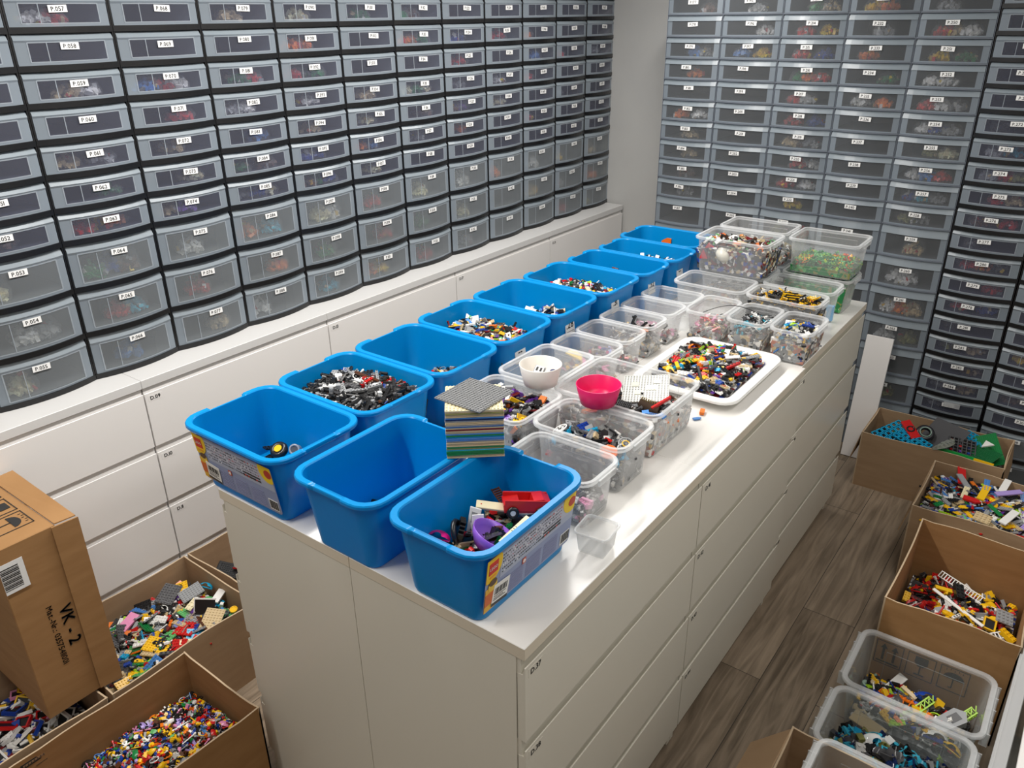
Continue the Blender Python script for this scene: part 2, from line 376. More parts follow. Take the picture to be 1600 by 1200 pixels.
def tower(x, y, rz, w, rows, nums, bulge, kind, label, group, contents, zoff=0.0, prefix='P.', skip=0, short=''):
    """rows: drawer heights from the top down; origin base, centre of the front plane"""
    t = empty('drawer_tower', (x, y, zoff), rz, label, 'drawer tower', group)
    H = sum(rows); hw = w / 2; f = MB(); g = .005 if kind == 'black' else .003
    f.box(-hw + .0008, -hw + g, 0, .345, 0, H); f.box(hw - g, hw - .0008, 0, .345, 0, H)
    f.box(-hw + g, hw - g, .342, .345, 0, H)
    z = H; th = .017 if kind == 'black' else .006
    levels = [H]
    for r in rows: z -= r; levels.append(z)
    for zz in levels:
        a = max(0, zz - th * .15); b = min(H, a + th); n = 10
        if zz == H: a, b = H - .005, H
        xs = [-hw + .0008 + i * (w - .0016) / n for i in range(n + 1)]
        Y = lambda q: -(bulge + .004) * (1 - (q / hw) ** 2) - .001
        vs = [(q, Y(q), a) for q in xs] + [(q, Y(q), b) for q in xs] + [(q, .34, b) for q in xs] + [(q, .34, a) for q in xs]; m = n + 1
        fs = []
        for i in range(n):
            fs += [(i, i + 1, m + i + 1, m + i), (m + i, m + i + 1, 2 * m + i + 1, 2 * m + i), (3 * m + i + 1, 3 * m + i, i, i + 1)[::-1]]
        f.add(vs, fs + [(0, m, 2 * m, 3 * m), (m - 1, 4 * m - 1, 3 * m - 1, 2 * m - 1)])
    f.build('tower_frame', [M['black'] if kind == 'black' else M['gframe']], t, cols=False)
    z = H
    for i, r in enumerate(rows):
        z -= r
        if i < skip: continue
        z0 = z + (th * .85 if kind == 'black' else th * .9); h = r - (th + .001)
        d = link('drawer', get_front(round(w - 2 * g - .004, 4), round(h, 4), bulge, kind), t, (0, 0, z0))
        num = nums[i]
        if num is None: continue
        s = MB(); u = random.uniform(-.012, .012); lz = h * (.57 if kind != 'clear' else .58) if h < .11 else h * (.70 if kind != 'clear' else .62)
        lx = -.004 + u; yb = -bulge - .0025 + .0
        rt = T(lx, yb - .001, lz + random.uniform(-.003, .003), PI / 2, 0, 0) @ Matrix.Rotation(random.uniform(-.05, .05), 4, 'Z')
        s.box(-.0265, .0265, -.0095, .0095, 0, .0006, 0, M4=rt)
        text(s, prefix + '%03d' % num, rt @ Matrix.Translation((0, -.0005, .0009)), .0165, 1, bold=.03)
        s.build('number_label', [M['paper'], M['ink']], d, cols=False)
        for (uu, ck) in contents.get(num, ()):
            lx2 = (uu - .5) * (w - .12)
            R = Matrix.Rotation(rz, 4, 'Z') @ Vector((lx2, random.uniform(.05, .07), 0))
            o = link('brick_bag', bag_mesh(ck, h > .11), None, (x + R.x, y + R.y, zoff + z0 + .0045), random.uniform(0, 6))
            side = 'left' if uu < .4 else ('right' if uu > .6 else 'middle')
            tag(o, '%s brick bag, %s of drawer P.%03d, %s row, %s tower' % (PALN[ck], side, num, ORD[i], short), 'bag', 'bags of bricks in the drawers')
    return t
# contents read off the photograph: number -> [(place across, colour)]
def cont(s):
    d = {}
    for it in s.split():
        n, r = it.split(':'); d[int(n)] = [((.2, .5, .8)[int(r[k]) - 1], r[k + 1]) for k in range(0, len(r), 2)]
    return d
LC = cont('52:1t2n 53:1h 54:2w3e 55:1h 57:1w2r 59:2t3w 61:1t3e 62:3g 63:1r2y3o 64:1g2b3n 65:2r3c 66:2m 70:1m2r3w 71:3r 72:2t 73:3h 74:1t2p 75:2w 76:2r 77:3t 79:2t 81:2g3r 82:1e2w 83:3m 84:1g3n 85:1e2b3h 86:1o3c 87:3o 88:1w 90:2h 91:1o2o 92:1r3g 93:2w 94:2t 95:1b2b 96:1n2g3b 97:2h3w 98:2g 99:2c 101:2g 104:2t 105:2h 106:1o2m 107:2h 108:2r 109:3r 110:1o2y 112:1g2n 113:1o2o3g 115:1h2g3h 116:3n 117:2e 119:2h 120:2g 121:2r 124:2b 125:2r 126:2e 127:1n2p 128:2o 130:2w 131:2h 132:2e 135:2r 137:2w 138:2h 141:1o 146:1o 147:2m 148:1r 150:1r 152:2w 153:1t2y 158:1r 160:1e 163:1y 164:1e 165:2r 169:2e 174:2t 175:2o 176:1v')
for i in range(12):
    yc = .1667 + .3014 * (i - .5); n0 = 45 + 11 * i
    tower(-1.870, yc, PI / 2, .3014, [.1] * 8 + [.15] * 3, [n0 + k for k in range(11)], .022, 'black',
          'black drawer tower on the wall chests, %s from left, top drawer P.%03d' % (ORD[i], n0), 'black drawer towers on the left wall', LC, 1.0005, short=ORD[i] + ' wall')
BC = cont('177:3n 179:2m3e 180:2o 182:1o3w 183:2t 184:2t 185:2n 186:2e 195:2w 196:3w 197:1m3y 213:2g3t 214:1r3y 215:1r3b 216:1g2o3r 217:1r2w 218:1r3b 219:1t2n3e 220:2r3w 221:1r3w 222:2y 223:1v3r 231:1y2o 232:2e 233:1o 234:3g 235:1w3o 249:1e 250:1r2t3w 251:1y3g 252:1w2w 253:1r2w3e 254:1w2b3e 255:2v3h 256:1w2m3r 257:1b2c3e 258:1v2e 259:2t 260:1w2w 261:1w2o3t 262:1w3v 264:2v 272:1k 273:1e2c 274:1e2r3v 275:2r3t 276:1n2n3r 277:1k 278:1r3b 279:3r 280:1r2o3k 281:1k 282:1v3t 283:3n 284:1e3t 285:1e 303:2t 304:1y 306:1n')
SH = [.0994] * 10 + [.1465] * 8
for i in range(5):
    n0 = 177 + 18 * i
    tower(-1.3297 + .2938 * (i + .5), 3.078, 0, .2938, SH, [n0 + k for k in range(18)], .017, 'clear',
          'clear drawer tower at the back wall, %s from left, top drawer P.%03d' % (ORD[i], n0), 'clear drawer towers at the back wall', BC, .0005, short=ORD[i] + ' clear')
k1 = list(range(267, 278)) + [280, 279, 278] + list(range(281, 289))
k1 = k1[:21]
for i, nums in enumerate((k1, list(range(289, 310)))):
    tower(.1392 + .304 * (i + .5) + .001, 3.078, 0, .3015, [.0994] * 19 + [.1465] * 2, nums, .022, 'black',
          'black drawer tower at the back wall, %s, top drawer P.%03d' % (('beside the clear towers', 'farthest right')[i], nums[0]), 'black drawer towers at the back wall', BC, .0005, short=('inner black', 'outer black')[i])

# ---------------------------------------------------------------- tubs and boxes
def rring(a, b, r, n=5, m=8):
    """rounded rectangle, half sizes a,b; m segments along each side"""
    r = max(.001, min(r, a - .001, b - .001)); P = []
    cs = [(a - r, b - r, 0), (-(a - r), b - r, PI / 2), (-(a - r), -(b - r), PI), (a - r, -(b - r), 3 * PI / 2)]
    for k in range(4):
        cx, cy, t0 = cs[k]
        for i in range(n + 1): t = t0 + i * PI / 2 / n; P.append((cx + r * math.cos(t), cy + r * math.sin(t)))
        nx, ny, nt = cs[(k + 1) % 4]; t = t0 + PI / 2
        p0 = (cx + r * math.cos(t), cy + r * math.sin(t)); p1 = (nx + r * math.cos(t), ny + r * math.sin(t))
        for i in range(1, m): P.append((p0[0] + (p1[0] - p0[0]) * i / m, p0[1] + (p1[1] - p0[1]) * i / m))
    return P
def tub(mb, L, W, H, taper, r, t, rw, lip=.012, notch=None, mi=0, mrim=0, m=12):
    a, b = L / 2 - rw, W / 2 - rw
    R = [(-taper - .008, 0, 0), (-taper - .002, .0015, 0), (-taper, .007, 0), (-.002, H - lip - .002, 0), (.0, H - lip, 1), (rw - .001, H - lip, 1), (rw, H - lip + .002, 1), (rw, H - .003, 1), (rw - .002, H, 1), (-t * .2, H, 1), (-t, H - .003, 0),
         (-taper - t, t + .006, 0), (-taper - t - .004, t + .001, 0), (-taper - t - .012, t, 0)]
    V = []; n = 0
    for o, z, isr in R:
        ring = rring(a + o, b + o, max(.004, r + o * .8), 5, m); n = len(ring)
        for x, y in ring:
            dz = 0; sx = 1
            if isr and notch:
                dz, k = notch(x, y, a, b)
                if k and abs(x) > a: x = math.copysign(a + (abs(x) - a) * k, x)
            V.append((x, y, z + (dz if isr else 0)))
    for j in range(len(R) - 1):
        mm = mrim if R[j][2] or R[j + 1][2] else mi
        mb.add(V[j * n:(j + 2) * n], [(i, (i + 1) % n, n + (i + 1) % n, n + i) for i in range(n)], mm, smooth=True)
    mb.add(V[:n], [tuple(range(n - 1, -1, -1))], mi); mb.add(V[-n:], [tuple(range(n))], mi)
def blue_notch(x, y, a, b):
    if abs(x) > a * .93 and abs(y) < b * .40: return -.005, .5
    return 0, 0
BLUE = {}
def blue_tub(cx, cy, L, W, rz, label, sticker=None, num=None):
    t = empty('blue_tub', (cx, cy, 1.0005), rz, label, 'tub', 'blue tubs on the island')
    k = (L, W)
    if k not in BLUE:
        mb = MB(); tub(mb, L, W, .185, .022, .045, .003, .014, .011, blue_notch, m=40)
        # grips moulded under the rim of the short ends
        for s in (-1, 1):
            for q in (-1, 1):
                mb.bbox(*sorted((s * (L / 2 - .016), s * (L / 2 - .0125))), q * .02 - .0015, q * .02 + .0015, .170, .178, .0008)
        for s in (-1, 1):
            for q in (-.012, .0, .012): mb.bbox(*sorted((s * (L / 2 - .0155), s * (L / 2 - .011))), q - .002, q + .002, .172, .179, .001)
        BLUE[k] = mb.mesh('tub_shell', [M['blue']], cols=False)
    link('tub_shell', BLUE[k], t)
    if sticker: t_st = sticker_panel(t, L, W)
    if num:
        s = MB(); tl = math.atan2(.022, .17)
        Mx = T(L / 2 - .0215, -W * .14, .125, 0, 0, 0) @ Matrix.Rotation(PI / 2, 4, 'Z') @ Matrix.Rotation(PI / 2 + tl * -1, 4, 'X')
        s.box(-.027, .027, -.033, .033, -.001, .0015, 0, M4=Mx)
        text(s, '.' + num if num != '--' else '--', Mx @ T(0, .004, .0022), .034, 1, bold=.03)
        s.box(-.020, .020, -.020, -.0185, .0016, .0019, 1, M4=Mx)
        s.build('number_label', [M['paper'], M['ink']], t, cols=False)
    return t
def sticker_panel(parent, L, W):
    """printed label on the long side facing local -Y"""
    mb = MB(); w, h = L * .40, .068
    tl = math.atan2(.020, .16)
    Mx = T(0, -W / 2 + .0232, .0915, 0, 0, 0) @ Matrix.Rotation(PI / 2 + tl, 4, 'X')
    def q(x0, x1, y0, y1, c, lay): mb.box(x0, x1, y0, y1, .0006 * lay, .0006 * lay + .0006, 0, c, Mx)
    def disc(x, y, r, c, lay, n=20, sy=1, clip=None):
        pts = [(x + r * math.cos(2 * PI * i / n), y + sy * r * math.sin(2 * PI * i / n)) for i in range(n)]
        pts = [(max(-w, min(w, a)), max(-h, min(h, b))) for a, b in pts]
        mb.prism(pts, .0006 * lay, .0006 * lay + .0006, 0, c, Mx)
    pts = []
    for cx, cy, t0 in ((w - .01, h - .01, 0), (-w + .01, h - .01, PI / 2), (-w + .01, -h + .01, PI), (w - .01, -h + .01, 1.5 * PI)):
        pts += [(cx + .01 * math.cos(t0 + i * PI / 8), cy + .01 * math.sin(t0 + i * PI / 8)) for i in range(5)]
    mb.prism(pts, 0, .0006, 0, (.27, .32, .50), Mx)
    q(-w + .045, w - .002, .0, h - .006, (.40, .45, .58), 1)
    q(-w + .06, w - .02, h - .05, h - .012, (.47, .49, .60), 1.2)
    disc(-w + .012, h - .018, .036, (.85, .55, .01), 2, sy=1.15)
    q(-w + .006, -w + .034, h - .038, h - .010, (.62, .02, .01), 3)
    text(mb, 'LEGO', Mx @ T(-w + .020, h - .024, .0027), .0098, 0, (.9, .9, .88), bold=.05)
    q(-w + .010, -w + .030, h - .048, h - .043, (.75, .30, .01), 3)
    q(-w + .001, -w + .036, -h + .004, -.004, (.75, .42, .03), 2)
    q(-w + .001, -w + .028, -h + .020, -h + .050, (.62, .13, .02), 3)
    disc(-w + .022, -.002, .014, (.78, .52, .05), 3.2); disc(-w + .022, .006, .012, (.10, .05, .02), 3.6, sy=.7)
    disc(w - .014, h - .012, .032, (.85, .60, .01), 2, sy=1.1); disc(w - .013, h - .020, .013, (.5, .04, .02), 3, sy=.9)
    rnd = random.Random(3)
    for r in range(6):
        for c in range(34):
            x = -w + .052 + c * (2 * w - .105) / 33; y = h - .014 - r * .0085
            a = rnd.random(); s = .0008 + .0012 * rnd.random() + (.0015 if r > 3 and c > 22 else 0)
            q(x - s, x + s, y - s * .8, y + s * .8, (.03, .03, .03) if a < .8 else (.5, .05, .03) if a < .87 else (.8, .8, .8), 2)
    for r in range(9):
        for c in range(3):
            x0 = -w + .075 + c * .062; q(x0, x0 + .052, -.018 - r * .0055, -.0165 - r * .0055, (.26, .27, .42), 2)
    q(-w + .120, -w + .132, -.016, -.002, (.60, .10, .05), 3); disc(-w + .126, -.009, .0045, (.85, .8, .75), 3.6)
    # price sticker
    Ms = Mx @ T(-w + .050, -.036, .0024, 0, 0, -.12)
    mb.box(-.026, .026, -.026, .026, 0, .0006, 0, (.82, .81, .78), Ms)
    for c in range(11): mb.box(-.021 + c * .0038, -.021 + c * .0038 + (.0026 if c % 3 else .0016), .0, .016, .0006, .0010, 0, (.03, .03, .03), Ms)
    for yy, x1 in ((-.004, .018), (-.009, .010), (-.013, .018)): mb.box(-.021, x1, yy - .0008, yy + .0008, .0006, .001, 0, (.05, .05, .05), Ms)
    mb.box(-.026, .026, -.026, -.019, .0006, .001, 0, (.03, .03, .03), Ms)
    # barcode at the far end
    q(w - .040, w - .006, -h + .008, -h + .038, (.8, .8, .78), 2)
    for c in range(9): q(w - .037 + c * .0035, w - .037 + c * .0035 + (.0022 if c % 2 else .0013), -h + .012, -h + .036, (.02, .02, .02), 3)
    return mb.build('printed_label', [M['matte']], parent)
B = [  # cx, cy, L, W, rz, label, sticker, number
 ('A', -.845, .108, .378, .283, 0, 'blue tub with printed label at the front left corner, holding a tyre', 1, None),
 ('B', -.487, .150, .376, .262, -PI / 2, 'almost empty blue plastic tub in the middle of the front row', 0, None),
 ('C', -.203, .157, .380, .262, PI / 2, 'blue plastic tub with printed side label holding a red car and a purple bowl', 1, None),
 ('D', -.848, .3935, .378, .283, 0, 'blue plastic tub heaped with black and grey technical bricks', 0, None),
 ('E', -.852, .678, .378, .280, 0, 'blue plastic tub with only a little layer of bricks, between two full tubs', 0, None),
 ('F', -.856, .962, .388, .280, 0, 'blue plastic tub heaped with mixed bricks and a tan plate', 0, '--'),
 ('G', -.856, 1.246, .388, .280, 0, 'blue plastic tub numbered 28 with a low heap of white and coloured bricks', 0, '28'),
 ('H', -.845, 1.531, .388, .280, 0, 'blue plastic tub numbered 31 heaped with mixed dark and red bricks', 0, '31'),
 ('I', -.833, 1.788, .382, .226, 0, 'blue plastic tub numbered 32, nearly empty with one brown piece', 0, '32'),
 ('J', -.825, 2.016, .382, .226, 0, 'blue plastic tub with white and black bricks, second from the far end', 0, '--'),
 ('K', -.850, 2.262, .385, .262, 0, 'farthest blue plastic tub with an orange piece', 0, None)]
for k, cx, cy, L, W, rz, lb, st, nm in B: blue_tub(cx, cy, L, W, rz, lb, st, nm)

CL = {}
def clear_box(cx, cy, z, L, W, H, label, rz=0, style='low', m='clear', group='clear plastic boxes on the island', rw=.010):
    t = empty('clear_storage_box', (cx, cy, z), rz, label, 'plastic box', group)
    k = (L, W, H, style, m)
    if k not in CL:
        mb = MB(); tp = .012 if H < .2 else .025
        tub(mb, L, W, H, tp, .030 if style != 'deep' else .02, .002, rw, .010, None, 0, 1, m=6)
        a, b = L / 2 - rw, W / 2 - rw
        # moulded outline panels and ribs on the walls
        for s in (-1, 1):
            zz0, zz1 = H * .16, H * .80
            for (p, q, z0, z1) in ((-.62, .62, zz1, zz1 + .002), (-.62, .62, zz0, zz0 + .002), (-.62, -.612, zz0, zz1), (.612, .62, zz0, zz1)):
                yo = lambda zc: s * (b - tp * (1 - zc / H) + .0003)
                y0, y1 = yo(z0), yo(z1)
                mb.add([(p * a, y0, z0), (q * a, y0, z0), (q * a, y1 + s * .001, z1), (p * a, y1 + s * .001, z1)], [(0, 1, 2, 3)], 1)
                xo0, xo1 = s * (a - tp * (1 - z0 / H) + .0003), s * (a - tp * (1 - z1 / H) + .0003)
                mb.add([(xo0, p * b, z0), (xo0, q * b, z0), (xo1 + s * .001, q * b, z1), (xo1 + s * .001, p * b, z1)], [(0, 1, 2, 3)], 1)
        CL[k] = (mb.mesh('box_shell', [M[m], M['clearrim']], cols=False))
        for s in (-1, 1):
            hm = MB()
            if style == 'ribbed':
                hm.bbox(s * (L / 2 + .0005) - .006 if s > 0 else s * (L / 2 + .0005) - .006, s * (L / 2 + .0005) + .006, -W * .36, W * .36, H - .045, H - .004, .003)
                for q in range(5): hm.box(*sorted((s * (L / 2 - .012), s * (L / 2 + .009))), (-.36 + q * .18) * W - .002, (-.36 + q * .18) * W + .002, H - .048, H - .003)
            else: hm.bbox(*sorted((s * (L / 2 - .002), s * (L / 2 + .005))), -W * .22, W * .22, H - .020, H - .004, .0015)
            CL[k + (s,)] = hm.mesh('handle', [M['clearrim']], cols=False)
    link('box_shell', CL[k], t); link('handle', CL[k + (-1,)], t); link('handle', CL[k + (1,)], t)
    return t
Z0 = 1.0005
clear_box(-.215, .445, Z0, .25, .165, .135, 'clear plastic box just behind the red-car tub, pink and dark pieces low inside')
clear_box(-.240, .632, Z0, .278, .19, .138, 'clear plastic box of wheels, discs and an orange rim in front of the pink bowl')
clear_box(-.282, .882, Z0, .335, .285, .138, 'larger clear plastic box carrying the pink bowl')
clear_box(-.515, .625, Z0, .255, .23, .135, 'clear plastic box of purple, brown and white parts beside the stack of baseplates')
clear_box(-.555, .885, Z0, .20, .27, .135, 'empty clear plastic box behind the white bowl', 0)
names5 = ['clear box with a yellow piece, first of five small boxes beside the tubs', 'clear box with small pink and blue bits, second of five small boxes',
          'clear box with spiky black pieces, third of five small boxes', 'nearly empty clear box, fourth of five small boxes beside the tubs', 'empty clear box, last of five small boxes beside the tubs']
for i in range(5): clear_box(-.555, 1.107 + .153 * i, Z0, .218, .150, .12, names5[i], m='clear')
for i, (x, lb) in enumerate(((-.376, 'small clear box of red pieces, left of three behind the tray'), (-.220, 'small clear box of rods, middle of three behind the tray'), (-.066, 'small clear box of blue and white parts, right of three behind the tray'))):
    clear_box(x, 1.690, Z0, .152, .215, .12, lb)
clear_box(-.468, 1.912, Z0, .29, .19, .138, 'empty clear plastic box in front of the stacked boxes on the left')
clear_box(-.183, 1.898, Z0, .275, .165, .138, 'clear plastic box heaped with yellow and black chain pieces')
clear_box(-.183, 2.072, Z0, .275, .17, .138, 'clear plastic box between the yellow pieces and the green pieces, white tub inside')
clear_box(-.455, 2.115, Z0, .29, .19, .138, 'lower clear plastic box under the heaped box at the far end')
clear_box(-.455, 2.308, Z0, .29, .18, .138, 'lower clear plastic box under the rearmost stacked box')
clear_box(-.172, 2.262, Z0, .275, .185, .138, 'lower clear plastic box full of green plant pieces')
clear_box(-.455, 2.085, Z0 + .140, .30, .215, .14, 'clear plastic box heaped with mixed pieces and a red hat, stacked at the far end', style='deep')
clear_box(-.455, 2.300, Z0 + .140, .29, .20, .14, 'rearmost clear plastic box, stacked on another behind the heaped one', style='deep')
clear_box(-.160, 2.265, Z0 + .140, .272, .215, .14, 'upper clear plastic box of green plant pieces at the far right end of the island', style='deep')
# small take-away container
sb = MB(); tub(sb, .086, .084, .058, .007, .012, .0012, .004, .004, None, 0, 1, m=2)
tag(sb.build('small_container', [M['clear'], M['clearrim']], None, (-.052, .345, 1.0005), .1, cols=False), 'tiny empty clear container at the island edge beside the red-car tub', 'container')
# white tray
wt = MB(); tub(wt, .352, .455, .034, .020, .035, .003, .028, .010, None, 0, 0, m=6)
tag(wt.build('white_tray', [mat('white_tray_plastic', (.84, .84, .82), .3)], None, (-.238, 1.352, 1.0005), cols=False), 'white tray heaped with mixed bricks on the island', 'tray')
# bowls
def bowl(name, x, y, z, r, h, c, label, rx=0, ry=0):
    mb = MB(); t = .0022
    mb.lathe([(.0, .002), (r * .70, .002), (r * .74, 0), (r * .78, .001), (r * .86, h * .35), (r, h - .001), (r - .0012, h), (r - t, h - .001), (r * .86 - t, h * .35), (r * .76 - t, .006), (.0, .005)], 48)
    o = mb.build(name, [mat(name + '_plastic', c, .35)], None, (x, y, z), cols=False); o.rotation_euler = (rx, ry, 0)
    return tag(o, label, 'bowl')
bowl('pink_bowl', -.288, .735, 1.1395, .0605, .055, (.72, .012, .13), 'pink bowl sitting empty on the rims of the clear boxes')
bowl('white_bowl', -.487, .752, 1.1365, .0605, .06, (.84, .80, .74), 'white bowl holding grey plates and a dark blue piece')

# ---------------------------------------------------------------- toy pieces
U = .008
def studs(mb, nx, ny, z, c, n=6, M4=None):
    for i in range(nx):
        for j in range(ny):
            mb.cyl(.0024, z, z + .0017, n, 0, c, (M4 or Matrix()) @ T((i - (nx - 1) / 2) * U, (j - (ny - 1) / 2) * U, 0))
def piece(kind, c, mb=None, M4=None):
    mb = mb or MB(); P = M4 or Matrix()
    def bx(*a, col=None): mb.box(*a, 0, col or c, P)
    if kind[0] in 'BPT' and kind[1].isdigit():       # brick / plate / tile nx ny
        nx, ny = int(kind[1]), int(kind[2:]); h = .0096 if kind[0] == 'B' else .0032
        bx(-nx * U / 2, nx * U / 2, -ny * U / 2, ny * U / 2, -h / 2, h / 2)
        if kind[0] != 'T': studs(mb, nx, ny, h / 2, c, 5, P)
    elif kind == 'slope':
        mb.prism([(-.008, -.005), (.008, -.005), (.008, -.002), (-.001, .005), (-.008, .005)], -.008, .008, 0, c, P @ Matrix.Rotation(PI / 2, 4, 'X'))
    elif kind == 'round':
        mb.cyl(.0075, -.005, .005, 10, 0, c, P); mb.cyl(.0024, .005, .007, 6, 0, c, P)
    elif kind == 'head':
        mb.cyl(.005, -.004, .004, 10, 0, c, P, ); mb.cyl(.0025, .004, .006, 6, 0, c, P)
    elif kind[:4] == 'beam':
        n = int(kind[4:]); mb.bbox(-n * U / 2, n * U / 2, -.0036, .0036, -.0038, .0038, .0014, 0, c, P)
        for i in range(n):
            for s in (-1, 1):
                x = (i - (n - 1) / 2) * U; mb.cyl(.0024, .0, .0002, 6, 0, tuple(q * .15 for q in c), P @ T(x, 0, s * .0039, 0 if s > 0 else PI))  # holes are only painted: dark discs for their shaded insides
    elif kind == 'lbeam':
        mb.bbox(-.016, .016, -.0036, .0036, -.0038, .0038, .0014, 0, c, P); mb.bbox(-.016, -.009, -.0036, .020, -.0038, .0038, .0014, 0, c, P)
    elif kind == 'rod':
        mb.cyl(.0018, -.024, .024, 6, 0, c, P @ Matrix.Rotation(PI / 2, 4, 'Y'))
        mb.cyl(.0034, .018, .024, 6, 0, c, P @ Matrix.Rotation(PI / 2, 4, 'Y'))
    elif kind == 'wheel':
        mb.ring(.0085, .0038, 14, 6, 0, K['black'], P, 1.1); mb.cyl(.006, -.003, .003, 10, 0, c, P)
    elif kind == 'disc':
        mb.cyl(.014, -.0015, .0015, 16, 0, c, P); mb.ring(.012, .002, 16, 5, 0, c, P @ T(0, 0, .002))
    elif kind == 'wedge':
        mb.prism([(-.018, -.008), (.010, -.008), (.020, .0), (.010, .008), (-.018, .008)], -.002, .0025, 0, c, P)
    elif kind == 'panel':
        bx(-.016, .016, -.0012, .0012, -.009, .009); bx(-.016, -.0135, -.006, .0012, -.009, .009)
    elif kind == 'arch':
        mb.prism([(-.016, -.006), (-.010, -.006), (-.008, .001), (0, .004), (.008, .001), (.010, -.006), (.016, -.006), (.016, .008), (-.016, .008)], -.004, .004, 0, c, P @ Matrix.Rotation(PI / 2, 4, 'X'))
    elif kind == 'frame':
        for a in ((-.016, -.012, -.020, .020), (.012, .016, -.020, .020), (-.012, .012, -.020, -.016), (-.012, .012, .016, .020)): bx(*a, -.004, .004)
        bx(-.012, .012, -.016, .016, -.001, .001, col=K['black'])
    elif kind == 'gear':
        mb.cyl(.009, -.002, .002, 14, 0, c, P)
        for i in range(8): mb.box(.008, .0115, -.0012, .0012, -.002, .002, 0, c, P @ Matrix.Rotation(i * PI / 4, 4, 'Z'))
    elif kind == 'chain':
        for i in range(4):
            for a in ((-.006, -.003, -.010, .010), (.003, .006, -.010, .010), (-.006, .006, -.0015, .0015)): mb.box(a[0] + i * .015 - .022, a[1] + i * .015 - .022, a[2], a[3], -.002, .002, 0, c, P)
            bx(i * .015 - .026, i * .015 - .013, -.010, -.007, -.002, .002)
    elif kind == 'hose':
        mb.ring(.012, .0014, 14, 5, 0, c, P)
    elif kind == 'shell':
        n = 8; v = []
        for j in range(4):
            r = .014 * math.cos(j * PI / 8); v += [(r * 1.3 * math.cos(PI * i / n), r * math.sin(PI * i / n) , .012 * math.sin(j * PI / 8)) for i in range(n + 1)]
        mb.add(v, [(j * (n + 1) + i, j * (n + 1) + i + 1, (j + 1) * (n + 1) + i + 1, (j + 1) * (n + 1) + i) for j in range(3) for i in range(n)], 0, c, P, True)
        bx(-.018, .018, -.002, 0, 0, .003)
    elif kind == 'leaf':
        for i in range(5):
            a = i * 2 * PI / 5; mb.box(.001, .014, -.0025, .0025, -.001, .001, 0, c, P @ T(0, 0, 0, 0, -.4, a))
    return mb
KN = dict(B='studded brick', P='studded plate', T='smooth tile', slope='sloped brick', round='round brick', head='minifigure head', beam='beam', lbeam='bent beam', rod='axle rod', wheel='small wheel', disc='disc', wedge='wedge plate', panel='wall panel',
          arch='arch brick', frame='window frame', gear='gear wheel', chain='track link', hose='hose ring', shell='curved canopy', leaf='plant leaf')
ON = dict(B='toy_brick', P='toy_plate', T='toy_tile', slope='slope_brick', round='round_brick', head='toy_head', beam='toy_beam', lbeam='bent_beam', rod='toy_rod', wheel='toy_wheel', disc='toy_disc', wedge='wedge_plate', panel='toy_wall_brick', arch='arch_brick', frame='window_frame_brick', gear='toy_gear', chain='track_link', hose='hose_piece', shell='toy_canopy', leaf='toy_leaf')
CN = dict(dgrey='dark grey', mblue='medium blue', lav='lavender', lgreen='bright green', dred='dark red', dblue='navy', azure='turquoise', sand='sage green')
def kkey(k): return k[0] if (k[0] in 'BPT' and k[1].isdigit()) else ('beam' if k.startswith('beam') else k)
PM = {}
def piece_obj(kind, cn, loc, rot, label, group, scale=1, m='plastic', cat='toy brick'):
    k = (kind, cn, m)
    if k not in PM: PM[k] = piece(kind, K[cn]).mesh(ON[kkey(kind)], [M[m]])
    o = bpy.data.objects.new(ON[kkey(kind)], PM[k]); C.objects.link(o); o.location = loc; o.rotation_euler = rot; o.scale = (scale,) * 3
    return tag(o, label, cat, group)
MIX = ['black'] * 10 + ['grey'] * 5 + ['dgrey'] * 4 + ['white'] * 5 + ['red'] * 3 + ['yellow'] * 3 + ['tan'] * 3 + ['blue'] * 2 + ['mblue', 'green', 'orange', 'brown', 'lime', 'dred', 'purple', 'lgreen', 'azure']  # part of the black share imitates the dark gaps between pieces
TECH = ['black'] * 13 + ['grey'] * 7 + ['dgrey'] * 2 + ['white'] * 2 + ['blue', 'red', 'brown']
MINI = ['yellow'] * 5 + ['red'] * 5 + ['black'] * 11 + ['brown'] * 2 + ['white'] * 3 + ['blue'] * 3 + ['brown'] * 2 + ['orange', 'pink', 'green', 'lgreen', 'mblue', 'grey', 'grey', 'dgrey', 'tan', 'dred', 'lav']  # black weighted up here too, to paint in shaded gaps
KM = ['B22', 'B24', 'B12', 'B14', 'B11', 'P22', 'P24', 'P26', 'P14', 'P16', 'T12', 'T14', 'T24', 'slope', 'slope', 'round', 'wedge', 'panel', 'arch', 'beam5', 'rod', 'wheel', 'P44']
KT = ['beam5', 'beam7', 'beam9', 'beam11', 'beam3', 'lbeam', 'lbeam', 'rod', 'rod', 'gear', 'B14', 'round', 'P26', 'wheel', 'hose']
KS = ['head', 'head', 'round', 'B11', 'B12', 'slope', 'rod', 'hose', 'T12', 'shell', 'B11', 'gear', 'leaf']
